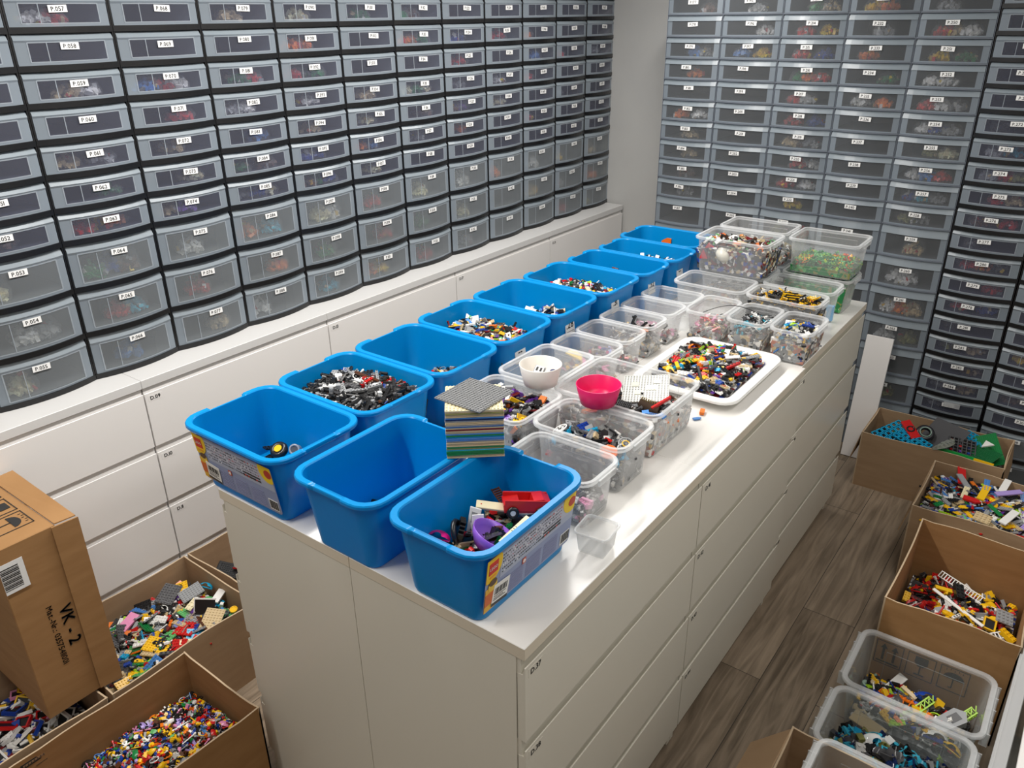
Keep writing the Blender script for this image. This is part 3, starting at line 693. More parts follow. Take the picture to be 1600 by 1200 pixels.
def heap(x0, x1, y0, y1, zb, zt, n, kinds, cols, place, cat='bricks', nind=0, z=None, edge=.45, fill='fill', scale=1, m='plastic', name='brick_heap', peak=(.5, .5), flat=.8, r=.02, label=None, group=None, rowlab='', wallz=None, near=(.67, -.9), tp=.09):
    """loose pieces lying at random on a mound between zb (floor of the container) and zt (top of the mound)"""
    x0 += .006 * scale; x1 -= .006 * scale; y0 += .006 * scale; y1 -= .006 * scale
    rnd = random.Random(place); cx, cy = x0 + (x1 - x0) * peak[0], y0 + (y1 - y0) * peak[1]
    ph = [rnd.uniform(0, 6) for _ in range(4)]
    def hz(x, y):
        dx = (x - cx) / ((x1 - x0) * .6); dy = (y - cy) / ((y1 - y0) * .6); d = min(1, dx * dx + dy * dy)
        w = .5 * math.sin(x * 40 + ph[0]) * math.sin(y * 36 + ph[1]) + .3 * math.sin(x * 90 + ph[2]) * math.sin(y * 83 + ph[3])
        return zb + (zt - zb) * ((1 - d) * (1 - edge) + edge) + w * .10 * min(.06, (zt - zb))
    # solid mound under the visible layer
    G = MB(); N = 14; vs = []
    for j in range(N + 1):
        for i in range(N + 1):
            x = x0 + (x1 - x0) * i / N; y = y0 + (y1 - y0) * j / N; g = tp * (hz(x, y) - zb); vs.append((x + g * (2 * i / N - 1), y + g * (2 * j / N - 1), max(zb + .002, hz(x, y) - .010)))
    fs = [(j * (N + 1) + i, j * (N + 1) + i + 1, (j + 1) * (N + 1) + i + 1, (j + 1) * (N + 1) + i) for j in range(N) for i in range(N)]
    b = len(vs)
    per = [i for i in range(N + 1)] + [j * (N + 1) + N for j in range(1, N + 1)] + [N * (N + 1) + i for i in range(N - 1, -1, -1)] + [j * (N + 1) for j in range(N - 1, 0, -1)]
    for p in per: vs.append((x0 + (x1 - x0) * (p % (N + 1)) / N, y0 + (y1 - y0) * (p // (N + 1)) / N, zb))
    L_ = len(per)
    for i in range(L_): fs.append((per[i], b + i, b + (i + 1) % L_, per[(i + 1) % L_]))
    fs.append(tuple(b + i for i in range(L_)))
    G.add(vs, fs, 1)
    items = []
    for i in range(n):
        x = rnd.uniform(x0 + .004, x1 - .004); y = rnd.uniform(y0 + .004, y1 - .004); lay = rnd.random() ** 1.5
        k = rnd.choice(kinds); cn = rnd.choice(cols); s = scale * rnd.uniform(.9, 1.15)
        ext = {'beam9': .030, 'beam11': .036, 'beam7': .025, 'rod': .022, 'P26': .020, 'P28': .03, 'T28': .03, 'T18': .03, 'P16': .02, 'wedge': .018, 'chain': .028, 'P44': .018, 'P66': .03, 'P68': .036, 'P212': .046, 'T112': .046}.get(k, .014) * s * 1.25
        x = min(max(x, x0 + ext), x1 - ext) if x1 - x0 > 2 * ext else (x0 + x1) / 2; y = min(max(y, y0 + ext), y1 - ext) if y1 - y0 > 2 * ext else (y0 + y1) / 2
        tilt = rnd.gauss(0, .36 if flat < .9 else .2); tilt2 = rnd.gauss(0, .36 if flat < .9 else .2)
        if kkey(k) in ('B', 'slope', 'round', 'head', 'gear', 'wheel') and rnd.random() < .3: tilt += rnd.choice((PI / 2, PI, -PI / 2))
        zz = hz(x, y) + .004 - lay * .014 + ext * .12
        g = tp * (zz - zb); x += g * (2 * (x - x0) / (x1 - x0) - 1); y += g * (2 * (y - y0) / (y1 - y0) - 1)
        items.append((zz, x, y, k, cn, s, tilt, tilt2, rnd.uniform(0, 2 * PI)))
    def cell(x, y):
        u = (x - x0) / (x1 - x0); v = (y - y0) / (y1 - y0); a = 'left' if u < .36 else 'right' if u > .64 else ''; b = 'front' if v < .36 else 'back' if v > .64 else ''
        return (b + ' ' + a).strip() if (a or b) else 'middle'
    items.sort(key=lambda q: -q[0] + .02 * math.hypot(q[1] - near[0], q[2] - near[1]))
    for q in items[:nind]:
        zz, x, y, k, cn, s, a, b_, c_ = q
        piece_obj(k, cn, (x, y, zz + .002), (a, b_, c_), '%s %s, %s of the %s' % (CN.get(cn, cn), KN[kkey(k)], cell(x, y), place), 'loose bricks in the ' + place, s, m)
    for q in items[nind:]:
        zz, x, y, k, cn, s, a, b_, c_ = q
        f = 1.0; c = K[cn]
        piece(k, c, G, T(x, y, zz, a, b_, c_, s))
    if wallz:   # pieces pressed against clear walls
        for i in range(wallz):
            side = rnd.randint(0, 3); u = rnd.random(); k = rnd.choice(kinds); cn = rnd.choice(cols)
            x, y = (x0 + .003, y0 + (y1 - y0) * u) if side == 0 else (x1 - .003, y0 + (y1 - y0) * u) if side == 1 else (x0 + (x1 - x0) * u, y0 + .003) if side == 2 else (x0 + (x1 - x0) * u, y1 - .003)
            x = min(max(x, x0 + .008), x1 - .008); y = min(max(y, y0 + .008), y1 - .008)
            zz = rnd.uniform(zb + .008, max(zb + .012, hz(x, y) - .004)); g = tp * (zz - zb); x += g * (2 * (x - x0) / (x1 - x0) - 1); y += g * (2 * (y - y0) / (y1 - y0) - 1)
            if k in ('beam9', 'beam11', 'P26', 'P28', 'rod', 'beam7'): k = 'B12'
            piece(k, K[cn], G, T(x, y, zz, rnd.uniform(0, 3), rnd.uniform(0, 3), rnd.uniform(0, 3), scale * .85))
    o = G.build(name, [M[m], M[fill]]); return tag(o, label or 'heap of small loose toy bricks filling the ' + place, 'brick heap', None, 'stuff')
#SPLIT
# --- heaps on the island
heap(-.996, -.700, .290, .497, 1.006, 1.158, 480, KT, TECH, 'tub of technical bricks', nind=34, fill='filltech', edge=.86, scale=1.1, peak=(.55, .6), tp=.12, flat=1)
heap(-.996, -.706, .580, .775, 1.006, 1.092, 420, KS + ['B12'], MIX, 'low-filled tub', nind=10, fill='fill', edge=.35, scale=.8, peak=(.75, 1.0), tp=.12)
heap(-1.004, -.708, .860, 1.063, 1.006, 1.142, 360, KM, MIX + ['white', 'grey', 'grey', 'black'], 'tub with the tan plate', nind=30, edge=.85, scale=.9, tp=.12)
heap(-1.004, -.708, 1.144, 1.346, 1.006, 1.112, 280, KM, ['white'] * 6 + ['black'] * 4 + ['blue', 'mblue', 'yellow', 'grey', 'red', 'lime', 'tan', 'blue'], 'tub numbered 28', nind=16, edge=.45, scale=.95, tp=.12, peak=(.6, .95))
heap(-.994, -.696, 1.430, 1.632, 1.006, 1.145, 400, KM, ['black'] * 6 + MIX + ['red', 'white', 'white', 'brown', 'green'], 'tub numbered 31', nind=18, edge=.72, scale=.9, tp=.12)
heap(-.972, -.678, 1.944, 2.088, 1.006, 1.135, 260, KM, ['white'] * 7 + ['black'] * 7 + ['brown', 'blue', 'tan', 'dred', 'grey'], 'second farthest tub', nind=12, edge=.70, scale=.9, tp=.12, peak=(.6, .9))
heap(-.320, -.112, .388, .503, 1.006, 1.060, 110, KM, ['dgrey', 'black', 'pink', 'dred', 'white', 'black', 'dgrey'], 'clear box behind the red-car tub', nind=3, fill='filltech', wallz=60, scale=1.0)
heap(-.357, -.124, .563, .702, 1.006, 1.088, 150, KM + ['disc', 'disc', 'wheel', 'gear', 'hose'], ['grey'] * 5 + ['black'] * 5 + ['dgrey'] * 3 + ['white', 'blue', 'red', 'tan', 'azure'], 'clear box of wheels', nind=8, fill='filltech', wallz=100, edge=.75, scale=1.15)
heap(-.430, -.135, .760, 1.005, 1.006, 1.105, 260, KM, ['black'] * 5 + ['grey'] * 4 + ['white'] * 3 + ['brown', 'red', 'tan', 'dgrey', 'orange', 'dgrey'], 'pink-bowl box', nind=14, fill='fillsoft', wallz=160, edge=.62, peak=(.7, .4))
heap(-.625, -.405, .528, .722, 1.006, 1.120, 150, KM + ['shell', 'wedge', 'round'], ['white'] * 4 + ['purple'] * 4 + ['black'] * 5 + ['dgrey'] * 3 + ['grey'] * 3 + ['orange', 'yellow', 'brown', 'dred', 'orange'], 'box of purple parts', nind=16, fill='filltech', wallz=70, edge=.8, scale=1.25)
heap(-.645, -.465, 1.050, 1.165, 1.006, 1.045, 60, KM, ['pink', 'grey', 'yellow', 'dred', 'grey', 'black', 'tan'], 'first small clear box', fill='fillsoft', wallz=30, scale=.9)
heap(-.645, -.465, 1.203, 1.317, 1.006, 1.040, 70, KS, ['black', 'blue', 'red', 'white', 'dgrey', 'magenta', 'tan'], 'second small clear box', fill='filltech', wallz=30, scale=.9)
heap(-.645, -.465, 1.356, 1.470, 1.006, 1.072, 70, KT, ['black', 'black', 'dgrey', 'white', 'white', 'grey', 'tan'], 'third small clear box', fill='fillsoft', wallz=50, scale=.9)
heap(-.645, -.465, 1.509, 1.623, 1.006, 1.035, 60, KM, ['dred', 'grey', 'pink', 'white', 'black'], 'fourth small clear box', fill='fillsoft', wallz=30, scale=.9)
heap(-.436, -.316, 1.600, 1.780, 1.006, 1.070, 120, KM + KS, ['red', 'pink', 'white', 'grey', 'tan', 'cream', 'dred', 'white', 'grey'], 'left small clear box', fill='fillsoft', wallz=90, scale=.85)
heap(-.280, -.160, 1.600, 1.780, 1.006, 1.092, 110, ['rod', 'rod', 'rod', 'beam7', 'hose', 'beam5', 'gear'], ['white', 'grey', 'grey', 'black', 'black', 'dgrey', 'white', 'cyan'], 'middle small clear box', nind=4, fill='fillsoft', wallz=100, edge=.7)
heap(-.126, -.006, 1.600, 1.780, 1.006, 1.098, 110, KM, ['white'] * 4 + ['grey'] * 3 + ['blue', 'black', 'black', 'yellow', 'azure', 'mblue', 'cream'], 'right small clear box', nind=4, fill='fillsoft', wallz=110, edge=.8)
heap(-.305, -.062, 1.830, 1.966, 1.006, 1.128, 200, ['chain', 'chain', 'chain', 'beam5', 'rod', 'lbeam'], ['yellow'] * 4 + ['black'] * 6 + ['orange', 'grey', 'white', 'dgrey'], 'box of chain pieces', nind=14, fill='filltech', wallz=40, edge=.82, scale=.85)
heap(-.595, -.318, 2.000, 2.170, 1.147, 1.258, 200, KM + ['shell'], ['white'] * 3 + ['brown'] * 3 + ['black'] * 3 + ['grey', 'tan', 'orange', 'lgreen', 'dgrey', 'sand', 'dred'], 'heaped stacked box', nind=10, fill='fill', wallz=260, edge=.85, scale=.9)
heap(-.590, -.322, 2.215, 2.385, 1.147, 1.215, 80, KM, ['dred', 'grey', 'tan', 'black', 'white'], 'rearmost stacked clear box', fill='fillsoft', wallz=90, scale=.9)
heap(-.590, -.322, 2.035, 2.195, 1.006, 1.080, 40, KM, ['grey', 'tan', 'white', 'black'], 'lower box of the left far stack', fill='fillsoft', wallz=50, scale=.9)
heap(-.288, -.058, 2.185, 2.340, 1.006, 1.125, 60, ['leaf', 'P22', 'leaf', 'B12'], ['green', 'green', 'lgreen', 'green', 'white'], 'lower box of green pieces', fill='fillg', wallz=170, scale=.9, edge=.9)
heap(-.278, -.042, 2.175, 2.355, 1.147, 1.190, 330, ['leaf', 'leaf', 'leaf', 'rod', 'P22'], ['green'] * 5 + ['lgreen'] * 5 + ['lime', 'lime', 'yellow', 'red', 'orange', 'green'], 'upper box of green pieces', nind=6, fill='fillg', wallz=130, edge=.8)
heap(-.368, -.108, 1.172, 1.528, 1.006, 1.052, 480, KM + ['P26', 'beam9', 'T24'], MIX + ['black'] * 7 + ['dgrey', 'grey', 'dgrey', 'blue', 'dred', 'tan', 'white'], 'white tray', nind=52, edge=.50, scale=1.25, tp=.2, flat=1)
heap(-.286, -.120, .024, .292, 1.006, 1.062, 110, KM, ['white', 'red', 'black', 'dgrey', 'tan', 'green', 'white', 'black', 'brown'], 'tub with the red car', nind=8, edge=.85, scale=1.6, fill='filltech', tp=.12)
# --- floor boxes
GRP = 'cardboard boxes on the floor'
def carton(x0, x1, y0, y1, h, label, m='card', flaps=(), t=.005, z=0.0, marks=False, rz=0):
    cx, cy = (x0 + x1) / 2, (y0 + y1) / 2; a, b = (x1 - x0) / 2, (y1 - y0) / 2
    e = empty('cardboard_box', (cx, cy, z), rz, label, 'cardboard box', GRP)
    mb = MB(); rnd = random.Random(label)
    # walls follow a slightly wavy top edge
    def wall(p0, p1, n):
        N = 10; d = Vector((p1[0] - p0[0], p1[1] - p0[1])); nn = Vector((n[0], n[1])) * t; v = []
        for i in range(N + 1):
            u = i / N; q = Vector(p0) + d * u; hh = h - (.004 * math.sin(u * 7 + rnd.random()) if 0 < i < N else 0) + rnd.uniform(-.001, .001)
            bow = .006 * math.sin(u * PI); o = Vector(n) * bow
            v += [(q.x, q.y, 0), (q.x + nn.x, q.y + nn.y, 0), (q.x + o.x, q.y + o.y, hh), (q.x + o.x + nn.x, q.y + o.y + nn.y, hh)]
        fs = []; ed = []
        for i in range(N):
            k = i * 4; fs += [(k, k + 4, k + 6, k + 2), (k + 1, k + 3, k + 7, k + 5)]; ed += [(k + 2, k + 6, k + 7, k + 3)]
        mb.add(v, fs, 0); mb.add(v, ed + [(0, 2, 3, 1), (N * 4, N * 4 + 1, N * 4 + 3, N * 4 + 2)], 1)
    wall((-a, -b), (a, -b), (0, 1)); wall((a, b), (-a, b), (0, -1)); wall((a, -b), (a, b), (-1, 0)); wall((-a, b), (-a, -b), (1, 0))
    mb.box(-a + t, a - t, -b + t, b - t, 0, t)
    mb.build('box_body', [M[m], M['cardedge']], e, cols=False)
    for side, ln, ang in flaps:
        f = MB(); L2 = {'l': b, 'r': b, 'f': a, 'b': a}[side] * .96
        f.add([(-L2, 0, 0), (L2, 0, 0), (L2 * .97, -ln, 0), (-L2 * .97, -ln, 0), (-L2, 0, -t * .8), (L2, 0, -t * .8), (L2 * .97, -ln, -t * .8), (-L2 * .97, -ln, -t * .8)], [(0, 3, 2, 1), (4, 5, 6, 7), (0, 1, 5, 4), (3, 7, 6, 2), (0, 4, 7, 3), (1, 2, 6, 5)])
        o = f.build('flap', [M[m]], e, cols=False)
        px, py, r2 = {'f': (0, -b, 0), 'r': (a, 0, PI / 2), 'b': (0, b, PI), 'l': (-a, 0, -PI / 2)}[side]
        o.matrix_local = T(px, py, h - .001, 0, 0, r2) @ Matrix.Rotation(ang, 4, 'X')
    if marks:
        s = MB(); z0 = h * marks[1]; S = marks[2]
        Mx = T(marks[0], -b - .0012, z0) @ Matrix.Rotation(PI / 2, 4, 'X')
        transport_marks(s, Mx, S)
        s.build('printed_symbols', [M['ink']], e, cols=False)
    return e
def transport_marks(s, Mx, S):
    def fr(x):
        for a in ((-.5, .5, .47, .5), (-.5, .5, -.62, -.59), (-.5, -.47, -.62, .5), (.47, .5, -.62, .5)): s.box((a[0] + x) * S, (a[1] + x) * S, a[2] * S, a[3] * S, 0, .0006, M4=Mx)
    fr(-1.15); fr(0); fr(1.15)
    for x in (-1.35, -.95):   # two arrows
        s.box((x - .045) * S, (x + .045) * S, -.40 * S, .20 * S, 0, .0006, M4=Mx); s.prism([((x - .13) * S, .16 * S), ((x + .13) * S, .16 * S), (x * S, .38 * S)], 0, .0006, 0, (0, 0, 0), Mx)
    s.box(-1.56 * S, -.74 * S, -.52 * S, -.46 * S, 0, .0006, M4=Mx)
    s.prism([(-.22 * S, .40 * S), (-.24 * S, .12 * S), (-.10 * S, -.06 * S), (.10 * S, -.06 * S), (.24 * S, .12 * S), (.22 * S, .40 * S)], 0, .0006, 0, (0, 0, 0), Mx)   # glass
    s.box(-.025 * S, .025 * S, -.42 * S, -.05 * S, 0, .0006, M4=Mx); s.box(-.18 * S, .18 * S, -.48 * S, -.42 * S, 0, .0006, M4=Mx)
    s.prism([((1.15 + .36 * math.cos(i * PI / 10)) * S, (-.02 + .30 * math.sin(i * PI / 10)) * S) for i in range(11)], 0, .0006, 0, (0, 0, 0), Mx)   # umbrella
    s.box(1.125 * S, 1.165 * S, -.42 * S, .0, 0, .0006, M4=Mx); s.box(1.03 * S, 1.15 * S, -.45 * S, -.41 * S, 0, .0006, M4=Mx)
    for i in range(5): s.box((.85 + i * .14) * S, (.87 + i * .14) * S, (.33 + .04 * (i % 2)) * S, (.41 + .04 * (i % 2)) * S, 0, .0006, M4=Mx)
carton(-1.722, -1.30, -.255, .250, .30, 'pale open cardboard box full of mixed bricks, in the left aisle behind the standing carton', 'card2', (('f', .05, .3),)[:0])
carton(-1.722, -1.30, .262, .72, .30, 'open cardboard box mostly hidden behind the island, black and red bricks inside', 'card2')
carton(-1.722, -1.30, -.86, -.268, .30, 'open cardboard box with white window frames at the lower left corner', 'card2')
carton(-1.285, -.915, -.66, -.030, .30, 'open brown cardboard box of tiny minifigure pieces at the front left', 'card')
carton(.010, .600, 2.685, 3.000, .285, 'open cardboard box with tracks and green plates against the back drawers', 'card2', (('l', .16, 1.35), ('r', .12, 1.45)))
carton(.350, .785, 2.080, 2.500, .335, 'open cardboard box full of long flat plates, second in the right row', 'card2', (('l', .14, 1.35),))
carton(.412, .790, 1.365, 1.900, .40, 'tall brown cardboard box with red and black pieces in the right row', 'card', (), marks=(-.045, .49, .082))
carton(.330, .760, .30, .795, .30, 'open brown cardboard box at the bottom right with its flap hanging out', 'card2', (('l', .15, .85),))
heap(-1.706, -1.318, -.238, .232, .006, .245, 900, KM + ['P66', 'P44', 'P68', 'T24', 'wedge', 'shell'], MIX + ['grey', 'grey', 'dgrey', 'dgrey', 'black', 'black'], 'pale cardboard box', nind=52, edge=.86, scale=1.2, tp=0, peak=(.6, .5))
mk = MB(); Mk = T(-1.2765, -.492, .278) @ Matrix.Rotation(PI / 2, 4, 'Z') @ Matrix.Rotation(PI / 2, 4, 'X')
mk.box(-.034, .034, -.008, .008, 0, .0008, 0, (.02, .02, .02), Mk); mk.box(-.028, .028, -.003, .003, .0008, .0012, 0, (.30, .19, .11), Mk)
for i in range(7): mk.box(-.024 + i * .008, -.022 + i * .008, -.003, .003, .0012, .0015, 0, (.02, .02, .02), Mk)
mk.box(.0, .030, -.022, -.020, 0, .0008, 0, (.08, .05, .03), Mk)
ob = mk.build('printed_mark', [M['matte']], None); bx_ = [o for o in C.objects if o.get('label', '').startswith('open brown cardboard box of tiny')][0]
bpy.context.view_layer.update(); ob.parent = bx_; ob.matrix_parent_inverse = bx_.matrix_world.inverted()
heap(-1.712, -1.31, .275, .71, .006, .20, 260, KM, ['black'] * 6 + ['dgrey', 'red', 'grey', 'tan'], 'half hidden cardboard box', nind=0, tp=0, edge=.8, scale=1.2)
heap(-1.712, -1.31, -.85, -.28, .006, .200, 260, ['frame', 'frame', 'frame', 'P24', 'arch', 'panel', 'T24'], ['white'] * 6 + ['yellow', 'brown', 'pink', 'blue', 'red', 'black'], 'box of window frames', nind=24, tp=0, edge=.85, scale=1.25, near=(-1.3, -.4))
heap(-1.275, -.925, -.64, -.04, .006, .195, 2300, KS, MINI, 'box of tiny figure pieces', nind=60, tp=0, edge=.80, scale=.95, peak=(.55, .6), near=(-1.0, -.1))
heap(.020, .590, 2.695, 2.990, .006, .215, 120, KM, ['black', 'dgrey', 'green', 'black', 'black'], 'cardboard box with tracks', nind=0, tp=0, edge=.85, scale=1.6, fill='filltech')
heap(.360, .775, 2.092, 2.488, .006, .305, 760, ['P28', 'P26', 'T28', 'T18', 'P14', 'P24', 'wedge', 'beam9', 'T24', 'P112', 'P212'], MIX + ['white', 'white', 'yellow', 'grey', 'mblue', 'tan', 'lav'], 'box of long plates', nind=48, tp=0, edge=.88, scale=1.05, flat=1)
heap(.422, .780, 1.378, 1.888, .006, .220, 420, KM + ['shell', 'beam7', 'panel'], ['black'] * 5 + ['red'] * 4 + ['white', 'white', 'yellow', 'grey', 'dgrey', 'dred', 'yellow'], 'tall cardboard box', nind=26, edge=.8, scale=1.5, tp=0)
# --- large clear boxes on the floor
FG = 'large clear boxes on the floor'
clear_box(.570, 1.205, .0005, .385, .285, .28, 'large clear plastic box of mixed pieces with lime beams, beside the tall cardboard box', style='ribbed', m='floorclear', group=FG, rw=.014)
clear_box(.565, .930, .0005, .380, .250, .28, 'large clear plastic box of see-through blue and smoky pieces', style='ribbed', m='floorclear', group=FG, rw=.014)
clear_box(.560, .640, .10, .300, .22, .27, 'empty clear plastic box standing inside the bottom right cardboard box', style='ribbed', m='floorclear', group=FG, rw=.012)
sup = MB(); sup.box(.40, .72, .52, .76, .006, .099); tag(sup.build('inner_cardboard', [M['card2']], cols=False), 'cardboard packing under the empty clear box', 'cardboard')
heap(.418, .722, 1.108, 1.302, .008, .150, 260, KM + ['shell', 'round', 'wedge', 'beam7', 'hose'], ['black', 'dgrey', 'white', 'white', 'grey', 'yellow', 'orange', 'red', 'blue', 'lime', 'dgrey', 'black', 'grey', 'sand', 'tan'], 'clear floor box', nind=24, edge=.85, scale=1.5, wallz=60, fill='filltech')
heap(.418, .712, .848, 1.012, .008, .200, 220, ['shell', 'shell', 'panel', 'wedge', 'T24', 'disc', 'B24'], ['azure', 'cyan', 'cyan', 'dgrey', 'black', 'black', 'olive', 'dblue', 'white', 'dgrey'], 'box of see-through pieces', nind=20, edge=.85, scale=1.9, wallz=60, m='trans', fill='filltech')
# right-hand edge: clear lid box with a white board on it
e = clear_box(1.040, .96, .0005, .52, 1.10, .50, 'very large clear storage box along the right edge of the picture', rz=-.025, style='low', m='floorclear', group=FG, rw=.026)
bd = MB(); bd.bbox(.82, 1.24, .42, 1.50, .502, .520, .002)
tag(bd.build('white_board', [M['white2']], cols=False), 'white board lying on the very large clear box at the right edge', 'board')
# white plank standing at the end of the island
pk = MB(); pk.bbox(-.062, .062, -.008, .008, 0, .637, .001)
o = pk.build('white_plank', [M['white2']], None, (-.055, 2.945, .002), cols=False); o.rotation_euler = (-.155, .0, 0)
tag(o, 'narrow white plank leaning on the back drawers beyond the island', 'plank')

# ---------------------------------------------------------------- standing carton (VK - 2)
e = empty('closed_cardboard_box', (-1.35, -.330, .3035), 0, 'tall brown closed carton with VK - 2 printed on it, standing on the left floor boxes', 'cardboard box', None)
mb = MB(); mb.bbox(-.375, 0, -.0775, .0775, 0, .57, .002); mb.build('carton_body', [M['card']], e, cols=False)
mb = MB(); mb.add([(.002, .066, .004), (.006, .066, .004), (.006, .066, .568), (.002, .066, .568), (.006, .128, -.004), (.010, .130, -.004), (.008, .135, .566), (.004, .133, .566)], [(0, 3, 7, 4), (1, 5, 6, 2), (3, 2, 6, 7), (0, 4, 5, 1), (4, 7, 6, 5), (0, 1, 2, 3)])
mb.build('side_flap', [M['card']], e, cols=False)
mb = MB(); mb.add([(-.375, .077, .5705), (.0, .077, .5705), (-.002, .133, .566), (-.373, .136, .574), (-.375, .077, .574), (.0, .077, .574), (-.002, .133, .569), (-.373, .136, .577)], [(0, 3, 2, 1), (4, 5, 6, 7), (1, 2, 6, 5), (2, 3, 7, 6), (3, 0, 4, 7), (0, 1, 5, 4)])
mb.build('top_flap', [M['card']], e, cols=False)
mb = MB(); Mx = T(.0012, 0, .0) @ Matrix.Rotation(PI / 2, 4, 'Z') @ Matrix.Rotation(PI / 2, 4, 'X')
text(mb, 'VK - 2', Mx @ T(.042, .258, 0, 0, 0, -PI / 2), .046, 0, bold=.05)
text(mb, 'Mat.-Nr.: 03575411001', Mx @ T(.004, .245, 0, 0, 0, -PI / 2), .0225, 0, bold=.03)
mb.build('printed_text', [M['ink']], e, cols=False)
mb = MB(); Mt = T(-.20, .012, .5712, 0, 0, PI / 2) @ T(0, 0, 0, 0, 0, -PI / 2)
transport_marks(mb, Mt @ T(0, .0, 0), .085); mb.build('printed_symbols', [M['ink']], e, cols=False)
mb = MB(); Mb = Mx @ T(-.046, .482, .0006, 0, 0, .0)
mb.box(-.031, .028, -.045, .045, 0, .0006, 0, M4=Mb)
for i in range(14): mb.box(-.030, .014, -.034 + i * .0048, -.034 + i * .0048 + (.003 if i % 3 else .0016), .0006, .001, 1, M4=Mb)
mb.build('barcode_label', [M['paper'], M['ink']], e, cols=False)

# ---------------------------------------------------------------- stack of baseplates
SX, SY, SR, SZ = -.359, .305, math.radians(40.5), 1.1865
cols = 'tan tan green green green cyan olive green tan tan tan grey mblue mblue azure green mblue tan tan dred tan mblue grey tan tan grey dblue mblue tan tan olive tan'.split()
cn2 = dict(tan='tan', green='dark green', cyan='light blue', olive='olive', grey='grey', mblue='blue', azure='bright blue', dred='brown-red', dblue='navy')
tot = len(cols); th = .0036; PB = {}
for i, c in enumerate(cols):
    if c not in PB:
        m_ = MB(); m_.bbox(-.064, .064, -.064, .064, 0, th - .0005, .0006, 0, K[c]); PB[c] = m_.mesh('baseplate', [M['plastic']])
    o = link('baseplate', PB[c], None, (SX + random.uniform(-.0008, .0008), SY + random.uniform(-.0008, .0008), SZ + i * th), SR + random.uniform(-.006, .006))
    tag(o, '%s square baseplate in the stack, %s' % (cn2[c], 'bottom one' if i == 0 else '%s counted from the bottom' % ORD[i]), 'baseplate', 'baseplates stacked on the blue tub rims')
m_ = MB(); m_.bbox(-.064, .064, -.064, .064, 0, .0032, .0005, 0, K['cream']); studs(m_, 16, 16, .0032, K['cream'], 8)
zt = SZ + tot * th
tag(m_.build('baseplate', [M['plastic']], None, (SX, SY, zt), SR), 'cream studded baseplate just under the grey one on top of the stack', 'baseplate', 'baseplates stacked on the blue tub rims')
m_ = MB(); m_.bbox(-.064, .064, -.064, .064, 0, .0032, .0005, 0, (.20, .205, .21)); studs(m_, 16, 16, .0032, (.22, .225, .23), 8)
tag(m_.build('baseplate', [M['plastic']], None, (SX - .002, SY + .006, zt + .0052), 0.02), 'grey studded baseplate turned askew on top of the stack', 'baseplate', 'baseplates stacked on the blue tub rims')

# ---------------------------------------------------------------- single pieces worth naming
def one(name, mb, loc, rot, label, cat, m='plastic', s=1):
    o = mb.build(name, [M[m]], None, loc); o.rotation_euler = rot; o.scale = (s,) * 3; return tag(o, label, cat)
# toy car: body, wheels
car = empty('toy_car', (-.185, .262, 1.100), .75, 'red toy car with white-hubbed wheels lying in the front right blue tub', 'toy car'); car.rotation_euler = (.15, -.1, .75 + PI)
mb = MB(); R_ = K['red']
mb.prism([(-.05, .0), (.05, .0), (.052, .018), (.030, .022), (.018, .024), (.016, .012), (-.010, .012), (-.012, .030), (-.034, .032), (-.050, .026)], -.024, .024, 0, R_, Matrix.Rotation(PI / 2, 4, 'X'))
mb.bbox(-.048, .05, -.026, -.022, .004, .030, .001, 0, R_); mb.bbox(-.048, .05, .022, .026, .004, .030, .001, 0, R_)
mb.build('car_body', [M['plastic']], car)
for sx in (-.030, .032):
    for sy in (-1, 1):
        wv = MB(); Mw = Matrix.Rotation(PI / 2, 4, 'X'); wv.ring(.0095, .0045, 18, 8, 0, K['black'], Mw, 1.2); wv.cyl(.0085, -.003, .003, 14, 0, K['white'], Mw)
        wv.build('wheel', [M['plastic']], car, (sx, sy * .029, .003))
mb = MB(); mb.lathe([(0, .002), (.030, .002), (.034, 0), (.046, .020), (.050, .034), (.0488, .0345), (.0445, .020), (.033, .004), (0, .0042)], 36, 0, (.30, .12, .62)); one('purple_bowl', mb, (-.195, .140, 1.070), (-.35, .35, 0), 'purple toy bowl tilted in the front right blue tub', 'toy bowl')
mb = MB()
for i in range(7): mb.box(-.006, .006, -.022 + i * .008, -.018 + i * .008, 0, .05 - abs(i - 3) * .004, 0, K['black'], T(0, 0, 0, 0, .25, 0))
mb.ring(.024, .006, 18, 6, 0, K['black'], T(.0, 0, .02, 0, 1.2, 0)); one('black_claw', mb, (-.262, .118, 1.072), (.2, .1, .6), 'black ribbed claw piece in the front right blue tub', 'toy part')
mb = MB(); mb.bbox(-.045, .045, -.011, .011, 0, .006, .001, 0, K['cream'])
for q in (-.034, .020, .028, .036): mb.cyl(.0018, .006, .0064, 8, 0, K['blue'] if q > 0 else K['red'], T(q, 0, 0))
one('beige_bar', mb, (-.235, .222, 1.105), (.25, .15, .62), 'beige printed bar lying beside the red toy car', 'toy part')
mb = MB(); mb.bbox(-.040, .040, -.009, .009, 0, .009, .001, 0, K['cream'])
for q in (-.006, 0, .006): mb.box(q, q + .001, -.005, .005, .009, .0094, 0, K['black'])
one('beige_bar', mb, (-.150, .180, 1.100), (-.1, -.45, 1.25), 'beige bar with three short dashes leaning on the purple toy bowl', 'toy part')
for (x, y, rz, lb) in ((-.262, .165, .3, 'left'), (-.232, .150, .9, 'right')):
    mb = MB(); mb.bbox(-.013, .013, -.002, .002, 0, .070, .0008, 0, K['white']); mb.box(-.007, .006, -.0026, -.002, .035, .060, 0, K['azure'] if lb == 'right' else K['grey'])
    one('white_toy_slab', mb, (x, y, 1.048), (-.25, .1, rz), 'white upright toy panel in the front right tub, %s of two' % lb, 'toy part')
mb = MB()
